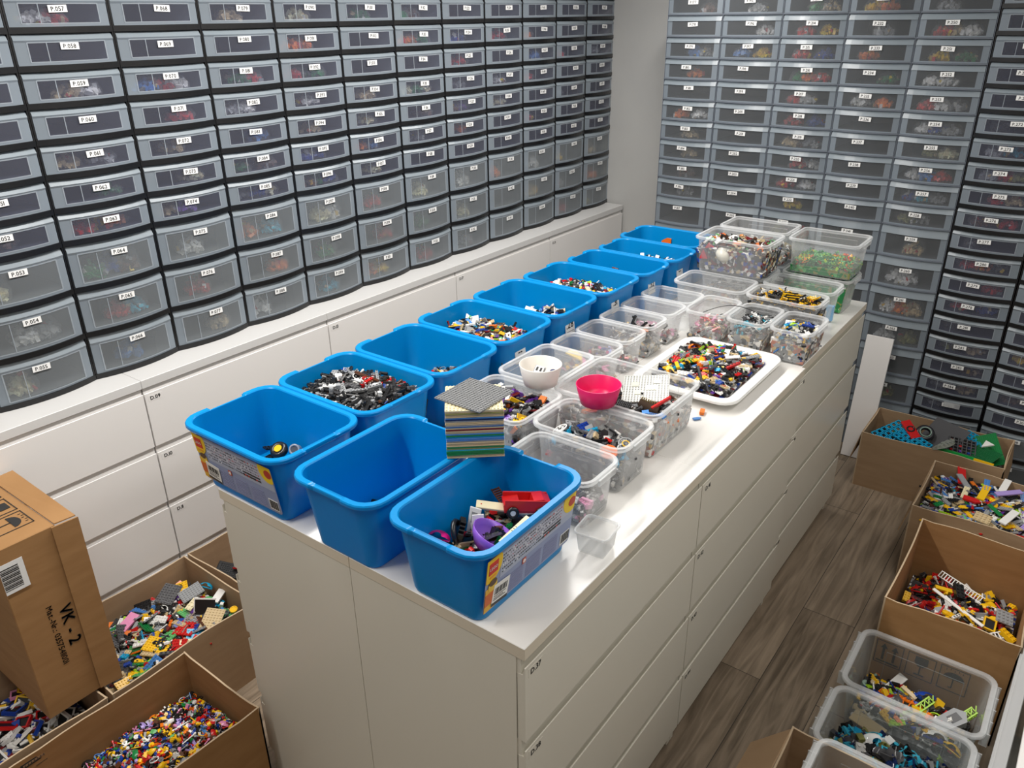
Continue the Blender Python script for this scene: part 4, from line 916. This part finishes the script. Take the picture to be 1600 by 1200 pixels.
mb.box(-.045, .045, -.010, -.008, 0, .004, 0, K['brown']); mb.box(-.045, .045, .008, .010, 0, .004, 0, K['brown'])
for i in range(12): mb.box(-.044 + i * .0078, -.041 + i * .0078, -.008, .008, 0, .003, 0, K['brown'])
one('brown_ladder', mb, (-.245, .258, 1.100), (.1, .1, -.5), 'brown toy ladder in the front right blue tub', 'toy part')
piece_obj('shell', 'magenta', (-.285, .085, 1.080), (.4, 0, .3), 'magenta curved piece in the corner of the front right tub', None, 1.5)
mb = MB(); mb.lathe([(0, .001), (.030, .001), (.038, .012), (.040, .020), (.038, .020), (.028, .004), (0, .003)], 30, 0, K['white']); one('white_dish', mb, (-.185, .300, 1.070), (.2, -.2, 0), 'white toy dish behind the red toy car', 'toy part')
# tub A: tyre and turbine
def tyre(loc, rot, hub, label, s=1):
    o = empty('toy_tyre', loc, 0, label, 'toy wheel'); o.rotation_euler = rot; o.scale = (s,) * 3
    a = MB(); a.ring(.0145, .0075, 24, 8, 0, K['black'], None, 1.3); a.build('tyre', [M['plastic']], o)
    a = MB(); a.cyl(.0095, -.007, .009, 16, 0, hub); a.build('hub', [M['plastic']], o)
tyre((-.915, .165, 1.050), (.5, .2, 0), K['yellow'], 'black tyre with yellow hub in the front left blue tub', 1.1)
mb = MB(); mb.cyl(.014, 0, .024, 18, 0, K['grey']); mb.ring(.012, .003, 18, 6, 0, K['grey'], T(0, 0, .024)); mb.cyl(.010, .024, .0245, 12, 0, K['dgrey'])
one('grey_turbine', mb, (-.880, .195, 1.048), (1.0, .2, .5), 'grey round turbine piece beside the tyre in the front left tub', 'toy part')
for i, (x, y, k, c) in enumerate(((-.955, .150, 'B24', 'black'), (-.925, .125, 'wedge', 'black'), (-.870, .150, 'B14', 'dblue'), (-.965, .185, 'P26', 'black'), (-.845, .185, 'round', 'brown'), (-.860, .215, 'beam5', 'dred'), (-.905, .205, 'B22', 'black'))):
    piece_obj(k, c, (x, y, 1.014 + .006 * (i % 4)), (.3 * (i % 2), 0, i), '%s %s lying in the front left blue tub' % (CN.get(c, c), KN[kkey(k)]), None, 1.2)
piece_obj('beam11', 'black', (-.575, .175, 1.016), (0, .1, .3), 'long black beam lying in the empty middle tub', None, 1)
piece_obj('P26', 'dgrey', (-.560, .155, 1.010), (0, 0, .5), 'dark grey plate under the beam in the empty middle tub', None, 1)
# K: orange fin, I: brown slab
mb = MB(); mb.prism([(0, 0), (.055, 0), (.055, .040), (.035, .042), (.012, .028)], -.003, .003, 0, (.78, .15, .01), Matrix.Rotation(PI / 2, 4, 'X')); one('orange_fin', mb, (-.935, 2.352, 1.105), (-.12, 0, .1), 'orange fin piece standing in the farthest blue tub', 'toy part')
mb = MB(); mb.bbox(-.014, .014, -.004, .004, 0, .044, .001, 0, (.13, .03, .015)); one('brown_slab', mb, (-.895, 1.866, 1.085), (-.1, .15, .1), 'brown slab leaning inside the nearly empty tub numbered 32', 'toy part')
heap(-.980, -.686, 1.718, 1.858, 1.006, 1.080, 60, KM, ['black', 'dgrey', 'blue', 'brown'], 'tub numbered 32', fill='filltech', scale=.9, tp=.12)
heap(-1.0, -.70, 2.185, 2.340, 1.006, 1.105, 60, KM, ['black', 'dgrey', 'dblue', 'brown'], 'farthest tub', fill='filltech', scale=.9, tp=.12)
# tan plate in F
mb = piece('P68', K['tan']); one('tan_plate', mb, (-.745, .900, 1.118), (.2, .1, .3), 'tan studded plate lying at the front of the mixed blue tub', 'toy plate', s=1.3)
# wheels box discs
mb = MB(); mb.cyl(.022, -.0015, .0015, 28, 0, (.75, .14, .01)); mb.ring(.020, .0025, 28, 6, 0, (.75, .14, .01)); one('orange_rim', mb, (-.165, .585, 1.098), (.35, .2, 0), 'orange wheel rim in the clear box of wheels', 'toy wheel')
mb = MB(); mb.cyl(.022, -.002, .002, 28, 0, K['black']); mb.cyl(.014, .002, .003, 20, 0, K['dgrey']); one('black_disc', mb, (-.205, .665, 1.112), (-.6, .4, 0), 'black disc standing in the clear box of wheels', 'toy wheel')
mb = MB(); mb.ring(.020, .0022, 28, 6, 0, K['white']); mb.ring(.010, .0016, 20, 6, 0, K['white'])
for i in range(6): mb.box(.006, .020, -.0012, .0012, -.001, .001, 0, K['white'], T(0, 0, 0, 0, 0, i * PI / 3))
one('white_spoked_wheel', mb, (-.330, .615, 1.098), (.2, -.5, 0), 'white spoked wheel in the left end of the clear box of wheels', 'toy wheel')
mb = MB(); mb.ring(.018, .0022, 28, 6, 0, K['grey']); mb.ring(.009, .0016, 20, 6, 0, K['yellow'])
for i in range(6): mb.box(.006, .018, -.0012, .0012, -.001, .001, 0, K['grey'], T(0, 0, 0, 0, 0, i * PI / 3))
one('grey_spoked_wheel', mb, (-.148, .640, 1.102), (.3, .3, 0), 'grey spoked wheel with yellow centre in the clear box of wheels', 'toy wheel')
# pink-bowl box: clear plate, wings piece, red fin, jaws
mb = MB(); mb.bbox(-.064, .064, -.064, .064, 0, .0032, .0005, 0, (.50, .51, .47)); studs(mb, 16, 16, .0032, (.36, .37, .35), 6)
for a in ((-.04, -.02, .01, .03), (.0, .03, -.01, .012), (.02, .04, .02, .04), (-.03, -.01, -.03, -.01)): mb.box(*a, .0033, .0048, 0, (.58, .54, .30))
one('pale_baseplate', mb, (-.232, .900, 1.130), (.18, -.12, .42), 'pale translucent studded baseplate leaning behind the pink bowl', 'baseplate')
mb = MB(); mb.prism([(-.034, .004), (-.018, .012), (-.014, .004), (.014, .004), (.018, .012), (.034, .004), (.028, -.008), (.020, -.002), (-.020, -.002), (-.028, -.008)], 0, .005, 0, (.02, .20, .60))
for i in range(5): mb.cyl(.0022, .005, .0056, 8, 0, K['dblue'], T(-.010 + i * .005, .001, 0))
one('blue_wing_piece', mb, (-.150, .790, 1.118), (.35, 0, .15), 'blue double-arrow shaped piece at the front of the pink-bowl box', 'toy part')
mb = MB(); mb.bbox(-.030, .030, -.004, .004, 0, .008, .001, 0, K['red']); one('red_arm', mb, (-.158, .850, 1.125), (0, -.45, .9), 'red arm sticking out of the pink-bowl box', 'toy part')
mb = MB()
mb.cyl(.018, -.028, .028, 14, 0, (.05, .03, .018), Matrix.Rotation(PI / 2, 4, 'Y'))
for i in range(9): mb.box(-.026 + i * .006, -.023 + i * .006, -.004, .004, .014, .024, 0, (.25, .18, .06))
one('spiky_jaw', mb, (-.190, .838, 1.108), (-.2, .2, .2), 'dark ribbed jaw piece with gold teeth in the pink-bowl box', 'toy part')
mb = MB()
for i in range(8): mb.box(-.020 + i * .005, -.0175 + i * .005, -.016, .016, 0, .006, 0, K['black'])
for j in range(5): mb.box(-.021, .020, -.016 + j * .0075, -.0135 + j * .0075, 0, .005, 0, K['black'])
one('black_grille', mb, (-.245, .800, 1.113), (.3, .1, .2), 'black grille piece beside the pink bowl', 'toy part')
# white bowl contents
mb = piece('P44', K['grey']); mb.bbox(-.012, .012, -.012, .012, .002, .008, .0008, 0, K['white']); mb.box(-.009, -.003, -.008, .006, .008, .0086, 0, K['black']); mb.box(.002, .008, -.008, .006, .008, .0086, 0, K['black'])
one('grey_plate', mb, (-.494, .756, 1.171), (.45, .15, .3), 'grey studded plate lying in the white bowl', 'toy plate')
mb = MB(); mb.cyl(.010, 0, .008, 16, 0, K['dblue']); one('navy_disc', mb, (-.458, .772, 1.166), (.2, .3, 0), 'navy round piece in the white bowl', 'toy part')
# first small box yellow piece, third box black spikes
mb = MB(); mb.prism([(-.03, -.01), (.03, -.012), (.02, .014), (-.02, .018)], 0, .006, 0, (.85, .62, .12)); one('yellow_sail', mb, (-.600, 1.110, 1.068), (.3, .3, .2), 'pale yellow flat piece in the first small clear box', 'toy part')
for i, (dx, dy, a, b_) in enumerate(((-.04, 0, .7, .2), (-.01, .01, -.5, 1.0), (.02, -.005, .9, 2.2), (.045, .0, .4, .5))):
    mb = MB(); mb.bbox(-.004, .004, -.004, .004, 0, .055, .001, 0, K['black']); mb.bbox(-.004, .022, -.003, .003, .022, .030, .001, 0, K['black']); mb.bbox(-.012, .004, -.003, .003, .040, .046, .001, 0, K['black'])
    one('spiky_piece', mb, (-.560 + dx, 1.415 + dy, 1.072), (a, .8, b_), 'black spiky arm in the third small clear box, %s of four from the left' % ['first', 'second', 'third', 'last'][i], 'toy part')
mb = MB(); mb.bbox(-.014, .014, -.006, .006, 0, .012, .001, 0, K['orange']); one('orange_part', mb, (-.500, 1.395, 1.080), (.2, .1, .5), 'orange piece beside the black spiky arms', 'toy part')
# black hose arcing over small boxes
pts = [(-.372 + .016 * i, 1.585 + .008 * i, 1.125 + .030 * math.sin(min(PI, i * PI / 11))) for i in range(14)]
mb = MB(); mb.tube(pts, .0014, 6, 0, K['black']); one('black_hose', mb, (0, 0, 0), (0, 0, 0), 'thin black hose arcing over the small clear boxes', 'hose')
piece_obj('shell', 'lime', (-.070, 1.640, 1.122), (.9, .3, .8), 'lime green curved piece on the right small box behind the tray', None, .9)
piece_obj('beam5', 'blue', (-.035, 1.680, 1.118), (.1, .1, .3), 'blue beam on the right small box behind the tray', None, 1)
mb = MB(); mb.bbox(-.014, .014, -.014, .014, 0, .055, .002, 0, K['white']); one('white_tub', mb, (-.085, 2.02, 1.006), (0, 0, 0), 'white block standing in the box behind the yellow chain pieces', 'toy part')
mb = MB(); mb.bbox(-.016, .016, -.010, .010, 0, .06, .002, 0, (.25, .50, .75)); one('pale_blue_block', mb, (-.075, 2.085, 1.006), (0, 0, .1), 'pale blue block seen through the box before the green pieces', 'toy part')
# heaped box: red hat, white swan, chains
mb = MB(); mb.prism([(-.03, 0), (.03, 0), (.024, .05), (.0, .062), (-.02, .03)], 0, .02, 0, (.6, .02, .04), Matrix.Rotation(PI / 2, 4, 'X')); one('red_hat', mb, (-.555, 2.02, 1.19), (0, 0, .2), 'red pointed piece behind the left wall of the heaped clear box', 'toy part')
mb = MB(); mb.lathe([(0, 0), (.020, .004), (.034, .02), (.036, .034), (.024, .050), (.008, .056), (0, .057)], 20, 0, (.72, .70, .62)); one('white_shell', mb, (-.500, 2.015, 1.190), (0, .5, 0), 'large off-white rounded piece in the heaped clear box', 'toy part')
mb = piece('P28', K['yellow']); 
for i in range(8): mb.box(-.030, .030, -.030 + i * .008, -.027 + i * .008, .004, .007, 0, K['black'] if i % 2 else K['yellow'])
one('yellow_track', mb, (-.155, 1.885, 1.132), (.35, .2, .9), 'yellow and black striped track lying across the chain pieces', 'toy part')
# loose on the table
mb = piece('B24', K['orange']); one('orange_brick', mb, (-.139, 1.092, 1.007), (PI, 0, .3), 'orange brick lying loose on the island top before the white tray', 'toy brick', s=.85)
mb = piece('wedge', K['mblue']); one('blue_wedge', mb, (-.135, 1.048, 1.004), (0, 0, .9), 'blue wedge lying loose on the island top before the white tray', 'toy brick', s=.7)
# tray specials
for (x, y, z, rz, k, c, s, lb) in ((-.150, 1.440, 1.055, -.75, 'P212', 'grey', 1.0, 'long grey studded plate across the right side of the white tray'), (-.215, 1.440, 1.058, .25, 'T28', 'white', 1.1, 'long white tile on the bricks in the white tray'),
        (-.190, 1.405, 1.060, -1.0, 'T28', 'white', 1.0, 'white tile lying steep in the white tray'), (-.240, 1.320, 1.056, .45, 'P212', 'black', 1.0, 'long black plate in the white tray'), (-.205, 1.330, 1.058, -.8, 'beam11', 'dgrey', 1.4, 'long dark grey beam in the white tray'),
        (-.160, 1.300, 1.058, .9, 'P28', 'black', 1.1, 'black ribbed plate at the front right of the white tray'), (-.325, 1.430, 1.052, 1.1, 'shell', 'orange', 1.3, 'orange curved piece at the back left of the white tray'), (-.330, 1.300, 1.050, .2, 'B24', 'red', 1.2, 'red brick at the left of the white tray'),
        (-.135, 1.480, 1.050, -.4, 'B24', 'yellow', 1.1, 'yellow brick at the far right of the white tray'), (-.220, 1.240, 1.050, -.5, 'T24', 'red', 1.4, 'red panel at the front of the white tray')):
    piece_obj(k, c, (x, y, z), (.12, .1, rz), lb, None, s)
# tub D specials: long beams
for (x, y, z, rz, k, c, s, lb) in ((-.885, .300, 1.135, -.05, 'beam11', 'grey', 1.35, 'long light grey beam along the front of the technical tub'), (-.835, .345, 1.150, -.55, 'beam11', 'grey', 1.3, 'light grey beam lying diagonally in the technical tub'),
        (-.790, .330, 1.140, .75, 'lbeam', 'grey', 1.6, 'light grey bent beam at the right of the technical tub'), (-.940, .410, 1.158, .9, 'B24', 'white', 1.2, 'white brick on the technical bricks'), (-.960, .350, 1.135, .3, 'beam5', 'white', 1.5, 'white beam at the left of the technical tub'),
        (-.860, .480, 1.158, .2, 'beam9', 'black', 1.3, 'long black beam at the back of the technical tub'), (-.760, .430, 1.155, -.7, 'beam7', 'white', 1.3, 'white beam at the right of the technical tub'), (-.800, .470, 1.155, -.7, 'B12', 'yellow', 1.2, 'yellow brick among the black technical bricks')):
    piece_obj(k, c, (x, y, z), (.15, .12, rz), lb, None, s)
# left pale carton specials
for (x, y, z, rz, k, c, s, lb) in ((-1.600, -.045, .262, .3, 'T24', 'pink', 2.2, 'pink flat plate at the left of the pale cardboard box'), (-1.620, .115, .262, .5, 'P68', 'dgrey', 1.3, 'dark grey studded plate at the back of the pale cardboard box'), (-1.560, .165, .265, -.2, 'P68', 'grey', 1.2, 'light grey studded plate at the back of the pale cardboard box'),
        (-1.385, .130, .262, .6, 'P68', 'tan', 1.3, 'tan studded plate at the right of the pale cardboard box'), (-1.500, .130, .266, .3, 'P24', 'cream', 1.5, 'cream plate in the middle of the pale cardboard box'), (-1.550, .215, .258, .4, 'shell', 'azure', 1.4, 'turquoise dome piece at the back of the pale cardboard box'),
        (-1.475, .215, .258, .4, 'T24', 'white', 1.7, 'white tile with lime brick at the back of the pale cardboard box'), (-1.345, -.02, .255, .9, 'beam9', 'dgrey', 1.6, 'dark grey long piece at the front of the pale cardboard box'), (-1.335, .055, .250, .4, 'wedge', 'red', 1.8, 'red wedge plate at the front of the pale cardboard box'),
        (-1.360, .020, .258, .9, 'wedge', 'cream', 1.3, 'cream wedge at the front of the pale cardboard box'), (-1.345, -.15, .245, .1, 'P26', 'green', 1.6, 'green plate at the front of the pale cardboard box'), (-1.375, .205, .255, .2, 'disc', 'yellow', 1.0, 'yellow disc in the right corner of the pale cardboard box')):
    piece_obj(k, c, (x, y, z), (.2, .12, rz), lb, None, s)
mb = MB(); mb.box(-.035, .035, -.001, .001, 0, .05, 0, K['black']); mb.box(-.037, .037, -.003, .003, .05, .054, 0, K['white']); mb.box(-.037, -.034, -.003, .003, 0, .05, 0, K['white'])
one('black_screen_panel', mb, (-1.440, .135, .250), (-.5, 0, .6), 'black panel with white edge standing in the pale cardboard box', 'toy part')
mb = MB(); mb.bbox(-.05, .05, -.03, .03, 0, .012, .002, 0, K['black']); studs(mb, 10, 6, .012, K['black'], 5); one('black_slab', mb, (-1.600, .345, .222), (.3, .25, .6), 'black studded slab in the half hidden cardboard box', 'toy part')
piece_obj('shell', 'red', (-1.560, .365, .240), (.3, 0, .5), 'red piece in the half hidden cardboard box', None, 1.6)
piece_obj('shell', 'blue', (-1.62, -.36, .235), (0, 0, .5), 'blue dome piece among the white window frames', None, 2.2)
piece_obj('T24', 'pink', (-1.36, -.53, .225), (.1, 0, .3), 'pink plate among the white window frames', None, 2)
# carton by back drawers: tracks, plates
mb = MB()
for i in range(6):
    for j in range(3):
        a = T((i - 2.5) * .026, (j - 1) * .030, 0, 0, 0, 0)
        for q in ((-.011, .011, -.013, -.009), (-.011, .011, .009, .013), (-.012, -.008, -.010, .010), (.008, .012, -.010, .010)): mb.box(*q, -.004, .004, 0, K['azure'], a)
one('turquoise_track', mb, (.115, 2.80, .262), (.3, -.3, .9), 'turquoise lattice track at the left of the back cardboard box', 'toy part')
o2 = one('turquoise_track', mb, (.215, 2.775, .262), (.2, .1, -.5), 'turquoise lattice track at the front of the back cardboard box', 'toy part')
one('turquoise_track', mb, (.455, 2.90, .285), (.2, .1, -.4), 'turquoise lattice track behind the dark ribbed piece', 'toy part', s=.8)
mb = MB(); mb.bbox(-.055, .055, -.022, .022, 0, .010, .002, 0, K['red']); mb.ring(.015, .004, 18, 6, 0, K['black'], T(.0, 0, .011)); one('red_toy_bracket', mb, (.190, 2.835, .282), (.25, .35, -.8), 'red frame piece on the turquoise track', 'toy part')
mb = MB(); mb.bbox(-.10, .10, -.085, .085, 0, .004, .001, 0, K['dgrey']); one('dark_grey_baseplate', mb, (.320, 2.870, .265), (.75, -.1, -.65), 'large dark grey baseplate sticking up from the back cardboard box', 'baseplate')
mb = MB(); mb.prism([(.06 * math.cos(i * PI / 12), .06 * math.sin(i * PI / 12)) for i in range(13)], 0, .012, 0, (.30, .32, .28)); mb.cyl(.012, .012, .018, 12, 0, (.30, .32, .28), T(0, .02, 0)); 
for i in range(9): mb.box(.050, .062, -.003, .003, .010, .018, 0, (.28, .30, .27), T(0, 0, 0, 0, 0, .3 + i * .3))
one('grey_half_disc', mb, (.335, 2.745, .285), (.5, 0, -1.9), 'grey half disc in the middle of the back cardboard box', 'toy part')
mb = MB()
for i in range(6): mb.box(-.055, .055, -.045 + i * .018, -.041 + i * .018, 0, .012, 0, K['dgrey'])
for i in range(7): mb.box(-.055 + i * .018, -.051 + i * .018, -.047, .050, .002, .016, 0, K['dgrey'])
for i in range(7): mb.bbox(-.048 + (i % 3) * .036, -.034 + (i % 3) * .036, -.036 + (i // 3) * .030, -.026 + (i // 3) * .030, .004, .014, .002, 0, K[('red', 'purple', 'blue', 'dred', 'red', 'dblue', 'dred')[i]])
one('ribbed_structure', mb, (.412, 2.800, .275), (.35, .1, .2), 'dark ribbed lattice piece with red and blue bits in the back cardboard box', 'toy part')
def green_plate(nm, loc, rot, sx, sy, c, lb):
    g = MB(); nx, ny = int(sx / U), int(sy / U); g.bbox(-sx / 2, sx / 2, -sy / 2, sy / 2, 0, .004, .0008, 0, c); studs(g, nx, ny, .004, c, 5); one(nm, g, loc, rot, lb, 'baseplate')
green_plate('green_baseplate', (.520, 2.850, .275), (.35, -.40, .3), .09, .19, K['green'], 'green studded baseplate leaning in the right corner of the back cardboard box')
green_plate('green_baseplate', (.500, 2.775, .275), (.35, -.15, -.5), .13, .10, (.01, .13, .04), 'dark green studded baseplate beside the ribbed lattice piece')
mb = MB(); mb.bbox(-.075, .075, -.003, .003, 0, .028, .001, 0, (.01, .34, .06)); one('bright_green_plate', mb, (.405, 2.712, .262), (-.3, 0, -.10), 'bright green plate at the front wall of the back cardboard box', 'baseplate')
mb = MB(); mb.bbox(-.040, .040, -.003, .003, 0, .020, .001, 0, K['yellow']); one('yellow_plate', mb, (.515, 2.702, .268), (-.3, 0, -.1), 'yellow plate at the front right of the back cardboard box', 'toy plate')
mb = MB(); mb.prism([(-.022, -.02), (.026, 0), (-.010, .026)], 0, .006, 0, K['white']); one('white_triangle', mb, (.508, 2.835, .305), (.3, -.2, 0), 'white triangular piece by the green baseplates', 'toy part')
mb = MB(); mb.ring(.030, .012, 22, 8, 0, (.015, .015, .02)); mb.ring(.024, .003, 22, 6, 0, K['sand'], T(0, 0, .012)); one('black_ring', mb, (.250, 2.86, .275), (.6, .2, 0), 'black round piece with pale green arc in the back cardboard box', 'toy part')
# long plates carton specials
for (x, y, z, rz, k, c, s, lb) in ((.640, 2.400, .330, -.9, 'T28', 'lav', 1.6, 'large lavender plate at the right of the box of long plates'), (.465, 2.440, .328, .2, 'T28', 'red', 1.9, 'long red plate at the back of the box of long plates'), (.560, 2.345, .330, -.08, 'T28', 'yellow', 1.7, 'long yellow bar in the middle of the box of long plates'),
        (.530, 2.260, .330, .0, 'wedge', 'red', 1.7, 'red wedge in the middle of the box of long plates'), (.480, 2.390, .332, .55, 'T28', 'grey', 1.5, 'long grey bar on the red plate'), (.620, 2.445, .332, -.1, 'T28', 'white', 1.6, 'white strip at the back of the box of long plates'),
        (.585, 2.150, .328, -.1, 'P44', 'tan', 1.8, 'tan square plate at the front of the box of long plates'), (.665, 2.210, .330, -.3, 'T28', 'white', 1.7, 'white studded strip at the right of the box of long plates'), (.500, 2.300, .332, .0, 'P28', 'cream', 1.3, 'cream bar in the middle of the box of long plates'),
        (.615, 2.230, .332, .8, 'T28', 'green', 1.1, 'green and tan bar at the right front of the box of long plates'), (.430, 2.170, .322, -.6, 'P24', 'green', 1.2, 'green plate at the left front of the box of long plates'), (.560, 2.405, .334, .1, 'P28', 'mblue', 1.3, 'pale blue studded bar at the back of the box of long plates')):
    piece_obj(k, c, (x, y, z), (.08, .06, rz), lb, None, s)
# tall carton specials
def ladder(loc, rot, c, L, lb, n=9):
    g = MB(); g.box(-L / 2, L / 2, -.013, -.010, 0, .004, 0, c); g.box(-L / 2, L / 2, .010, .013, 0, .004, 0, c)
    for i in range(n): g.box(-L / 2 + i * L / n, -L / 2 + i * L / n + .003, -.010, .010, 0, .003, 0, c)
    one('toy_ladder', g, loc, rot, lb, 'toy ladder')
ladder((.705, 1.555, .250), (.2, -.3, .55), K['white'], .085, 'white toy ladder at the front right of the tall cardboard box')
ladder((.590, 1.800, .235), (.6, .1, -.35), K['white'], .16, 'white toy ladder at the back of the tall cardboard box', 16)
mb = MB(); mb.bbox(-.095, .095, -.006, .006, 0, .005, .001, 0, K['white']); one('white_bar', mb, (.600, 1.655, .250), (.1, .1, -.45), 'long white bar across the tall cardboard box', 'toy part')
for (x, y, z, rz, k, c, s, lb) in ((.650, 1.530, .240, .3, 'shell', 'red', 2.6, 'large red curved piece at the front of the tall cardboard box'), (.560, 1.560, .240, 1.3, 'shell', 'red', 2.0, 'red curved piece left of the white ladder'), (.540, 1.740, .235, .4, 'arch', 'yellow', 1.8, 'yellow arch at the back left of the tall cardboard box'),
        (.590, 1.745, .250, .4, 'B24', 'black', 1.8, 'black brick standing at the back of the tall cardboard box'), (.735, 1.700, .245, .2, 'P44', 'grey', 1.6, 'grey plate at the right of the tall cardboard box'), (.755, 1.600, .250, 1.2, 'B24', 'yellow', 1.6, 'yellow brick in the right corner of the tall cardboard box'),
        (.625, 1.655, .242, .8, 'slope', 'yellow', 1.8, 'yellow slope in the middle of the tall cardboard box'), (.475, 1.700, .225, .5, 'shell', 'red', 1.6, 'red curved piece at the left of the tall cardboard box'), (.445, 1.660, .215, .1, 'B24', 'yellow', 1.3, 'yellow brick at the left of the tall cardboard box'), (.700, 1.640, .240, .1, 'frame', 'yellow', 1.2, 'yellow frame in the tall cardboard box')):
    piece_obj(k, c, (x, y, z), (.3, .2, rz), lb, None, s)
# clear floor box specials
def truss(loc, rot, lb, c=None, L=.075):
    g = MB(); c = c or K['lime']
    for yy in (-.010, .010):
        for zz in (0, .016): g.box(-L / 2, L / 2, yy - .002, yy + .002, zz, zz + .004, 0, c)
    for i in range(5):
        x = -L / 2 + i * L / 4.2; g.box(x, x + .003, -.010, .010, 0, .003, 0, c); g.box(x, x + .003, -.010, .010, .016, .019, 0, c); g.box(-.011, .011, -.0015, .0015, .017, .019, 0, c, T(x + .008, 0, 0, 0, 0, .7))
        for yy in (-.010, .010): g.box(x, x + .003, yy - .0015, yy + .0015, 0, .019, 0, c)
    one('lime_truss', g, loc, rot, lb, 'toy beam')
truss((.595, 1.235, .150), (.2, -.2, 1.1), 'lime green truss in the middle of the clear floor box'); truss((.705, 1.255, .160), (.2, -.3, 1.0), 'lime green truss at the right end of the clear floor box')
mb = MB(); mb.prism([(-.05, -.022), (.03, -.026), (.05, 0), (.03, .026), (-.05, .022)], 0, .030, 0, K['grey']); mb.cyl(.020, 0, .012, 20, 0, K['grey'], T(-.05, 0, .014, 0, -PI / 2, 0)); mb.cyl(.015, .012, .0124, 20, 0, K['black'], T(-.05, 0, .014, 0, -PI / 2, 0)); mb.box(-.01, .025, -.012, .012, .030, .031, 0, K['dgrey'])
one('grey_engine', mb, (.678, 1.220, .150), (.1, -.2, .95), 'grey engine pod with black opening in the clear floor box', 'toy part')
for (x, y, z, rz, k, c, s, lb) in ((.600, 1.275, .150, .3, 'shell', 'blue', 2.0, 'blue curved piece in the clear floor box'), (.520, 1.215, .145, .6, 'shell', 'red', 1.8, 'red curved piece in the clear floor box'), (.500, 1.275, .150, -.35, 'T28', 'white', 1.8, 'long white bar at the back of the clear floor box'),
        (.455, 1.265, .150, .3, 'wheel', 'yellow', 1.4, 'small wheel with yellow hub at the left of the clear floor box'), (.640, 1.165, .150, -.1, 'T28', 'white', 1.6, 'white tile on orange part in the clear floor box'), (.655, 1.135, .145, .2, 'shell', 'white', 2.2, 'white curved piece at the front of the clear floor box'),
        (.500, 1.160, .145, .0, 'T24', 'white', 2.2, 'white block at the front of the clear floor box'), (.600, 1.180, .142, .3, 'wedge', 'orange', 1.8, 'orange wedge in the clear floor box'), (.695, 1.125, .145, -.3, 'shell', 'yellow', 1.6, 'yellow piece at the front right of the clear floor box'), (.430, 1.240, .145, .3, 'round', 'sand', 1.6, 'grey-green round piece in the left corner of the clear floor box'),
        (.550, 1.265, .155, -.4, 'arch', 'tan', 1.6, 'tan arch piece at the back of the clear floor box')):
    piece_obj(k, c, (x, y, z), (.2, .15, rz), lb, None, s)
piece_obj('shell', 'white', (.515, .955, .205), (.5, .1, .9), 'clear glassy canopy standing among the blue see-through pieces', None, 2.2, 'trans')
piece_obj('shell', 'red', (.630, .860, .205), (.3, .1, .3), 'red curved piece at the front of the see-through pieces', None, 1.8)
piece_obj('hose', 'white', (.560, .945, .212), (.2, .1, .3), 'white arc on the blue see-through pieces', None, 1.6)
mb = MB(); mb.ring(.012, .004, 18, 8, 0, (.5, .5, .5), Matrix.Rotation(PI / 2, 4, 'X'), 2.2); one('silver_ring', mb, (.690, .890, .205), (.2, .2, .2), 'silvery ring at the right of the see-through pieces', 'toy part')
mb = MB(); mb.bbox(-.05, .05, -.02, .02, 0, .006, .001, 0, K['tan'])
one('tan_plate', mb, (.480, 1.075, .150), (.3, 0, -.3), 'tan plate seen through the near wall of the mixed clear floor box', 'toy plate')
# zip bag hooked on drawer P.285
mb = MB(); mb.box(-.035, .035, -.004, .0, -.012, .012)
o = mb.build('small_zip_bag', [M['clearrim']], None, (.312, 3.047, .362), cols=False); tag(o, 'small clear zip bag hooked over the label of drawer P.285', 'bag')

# loose pieces that would read alike: tell them apart by their order in the picture
inv = co.matrix_world.inverted(); seen = {}
for o in list(C.objects):
    if o.parent is None and o.get('label'): seen.setdefault(o['label'], []).append(o)
for lb, L_ in seen.items():
    if len(L_) < 2: continue
    def px(o):
        p = inv @ o.location; return p.x / -p.z
    L_.sort(key=px)
    for i, o in enumerate(L_): o['label'] = lb + (', ' + ('leftmost' if i == 0 else 'rightmost' if i == len(L_) - 1 else ORD[i] + ' from left'))
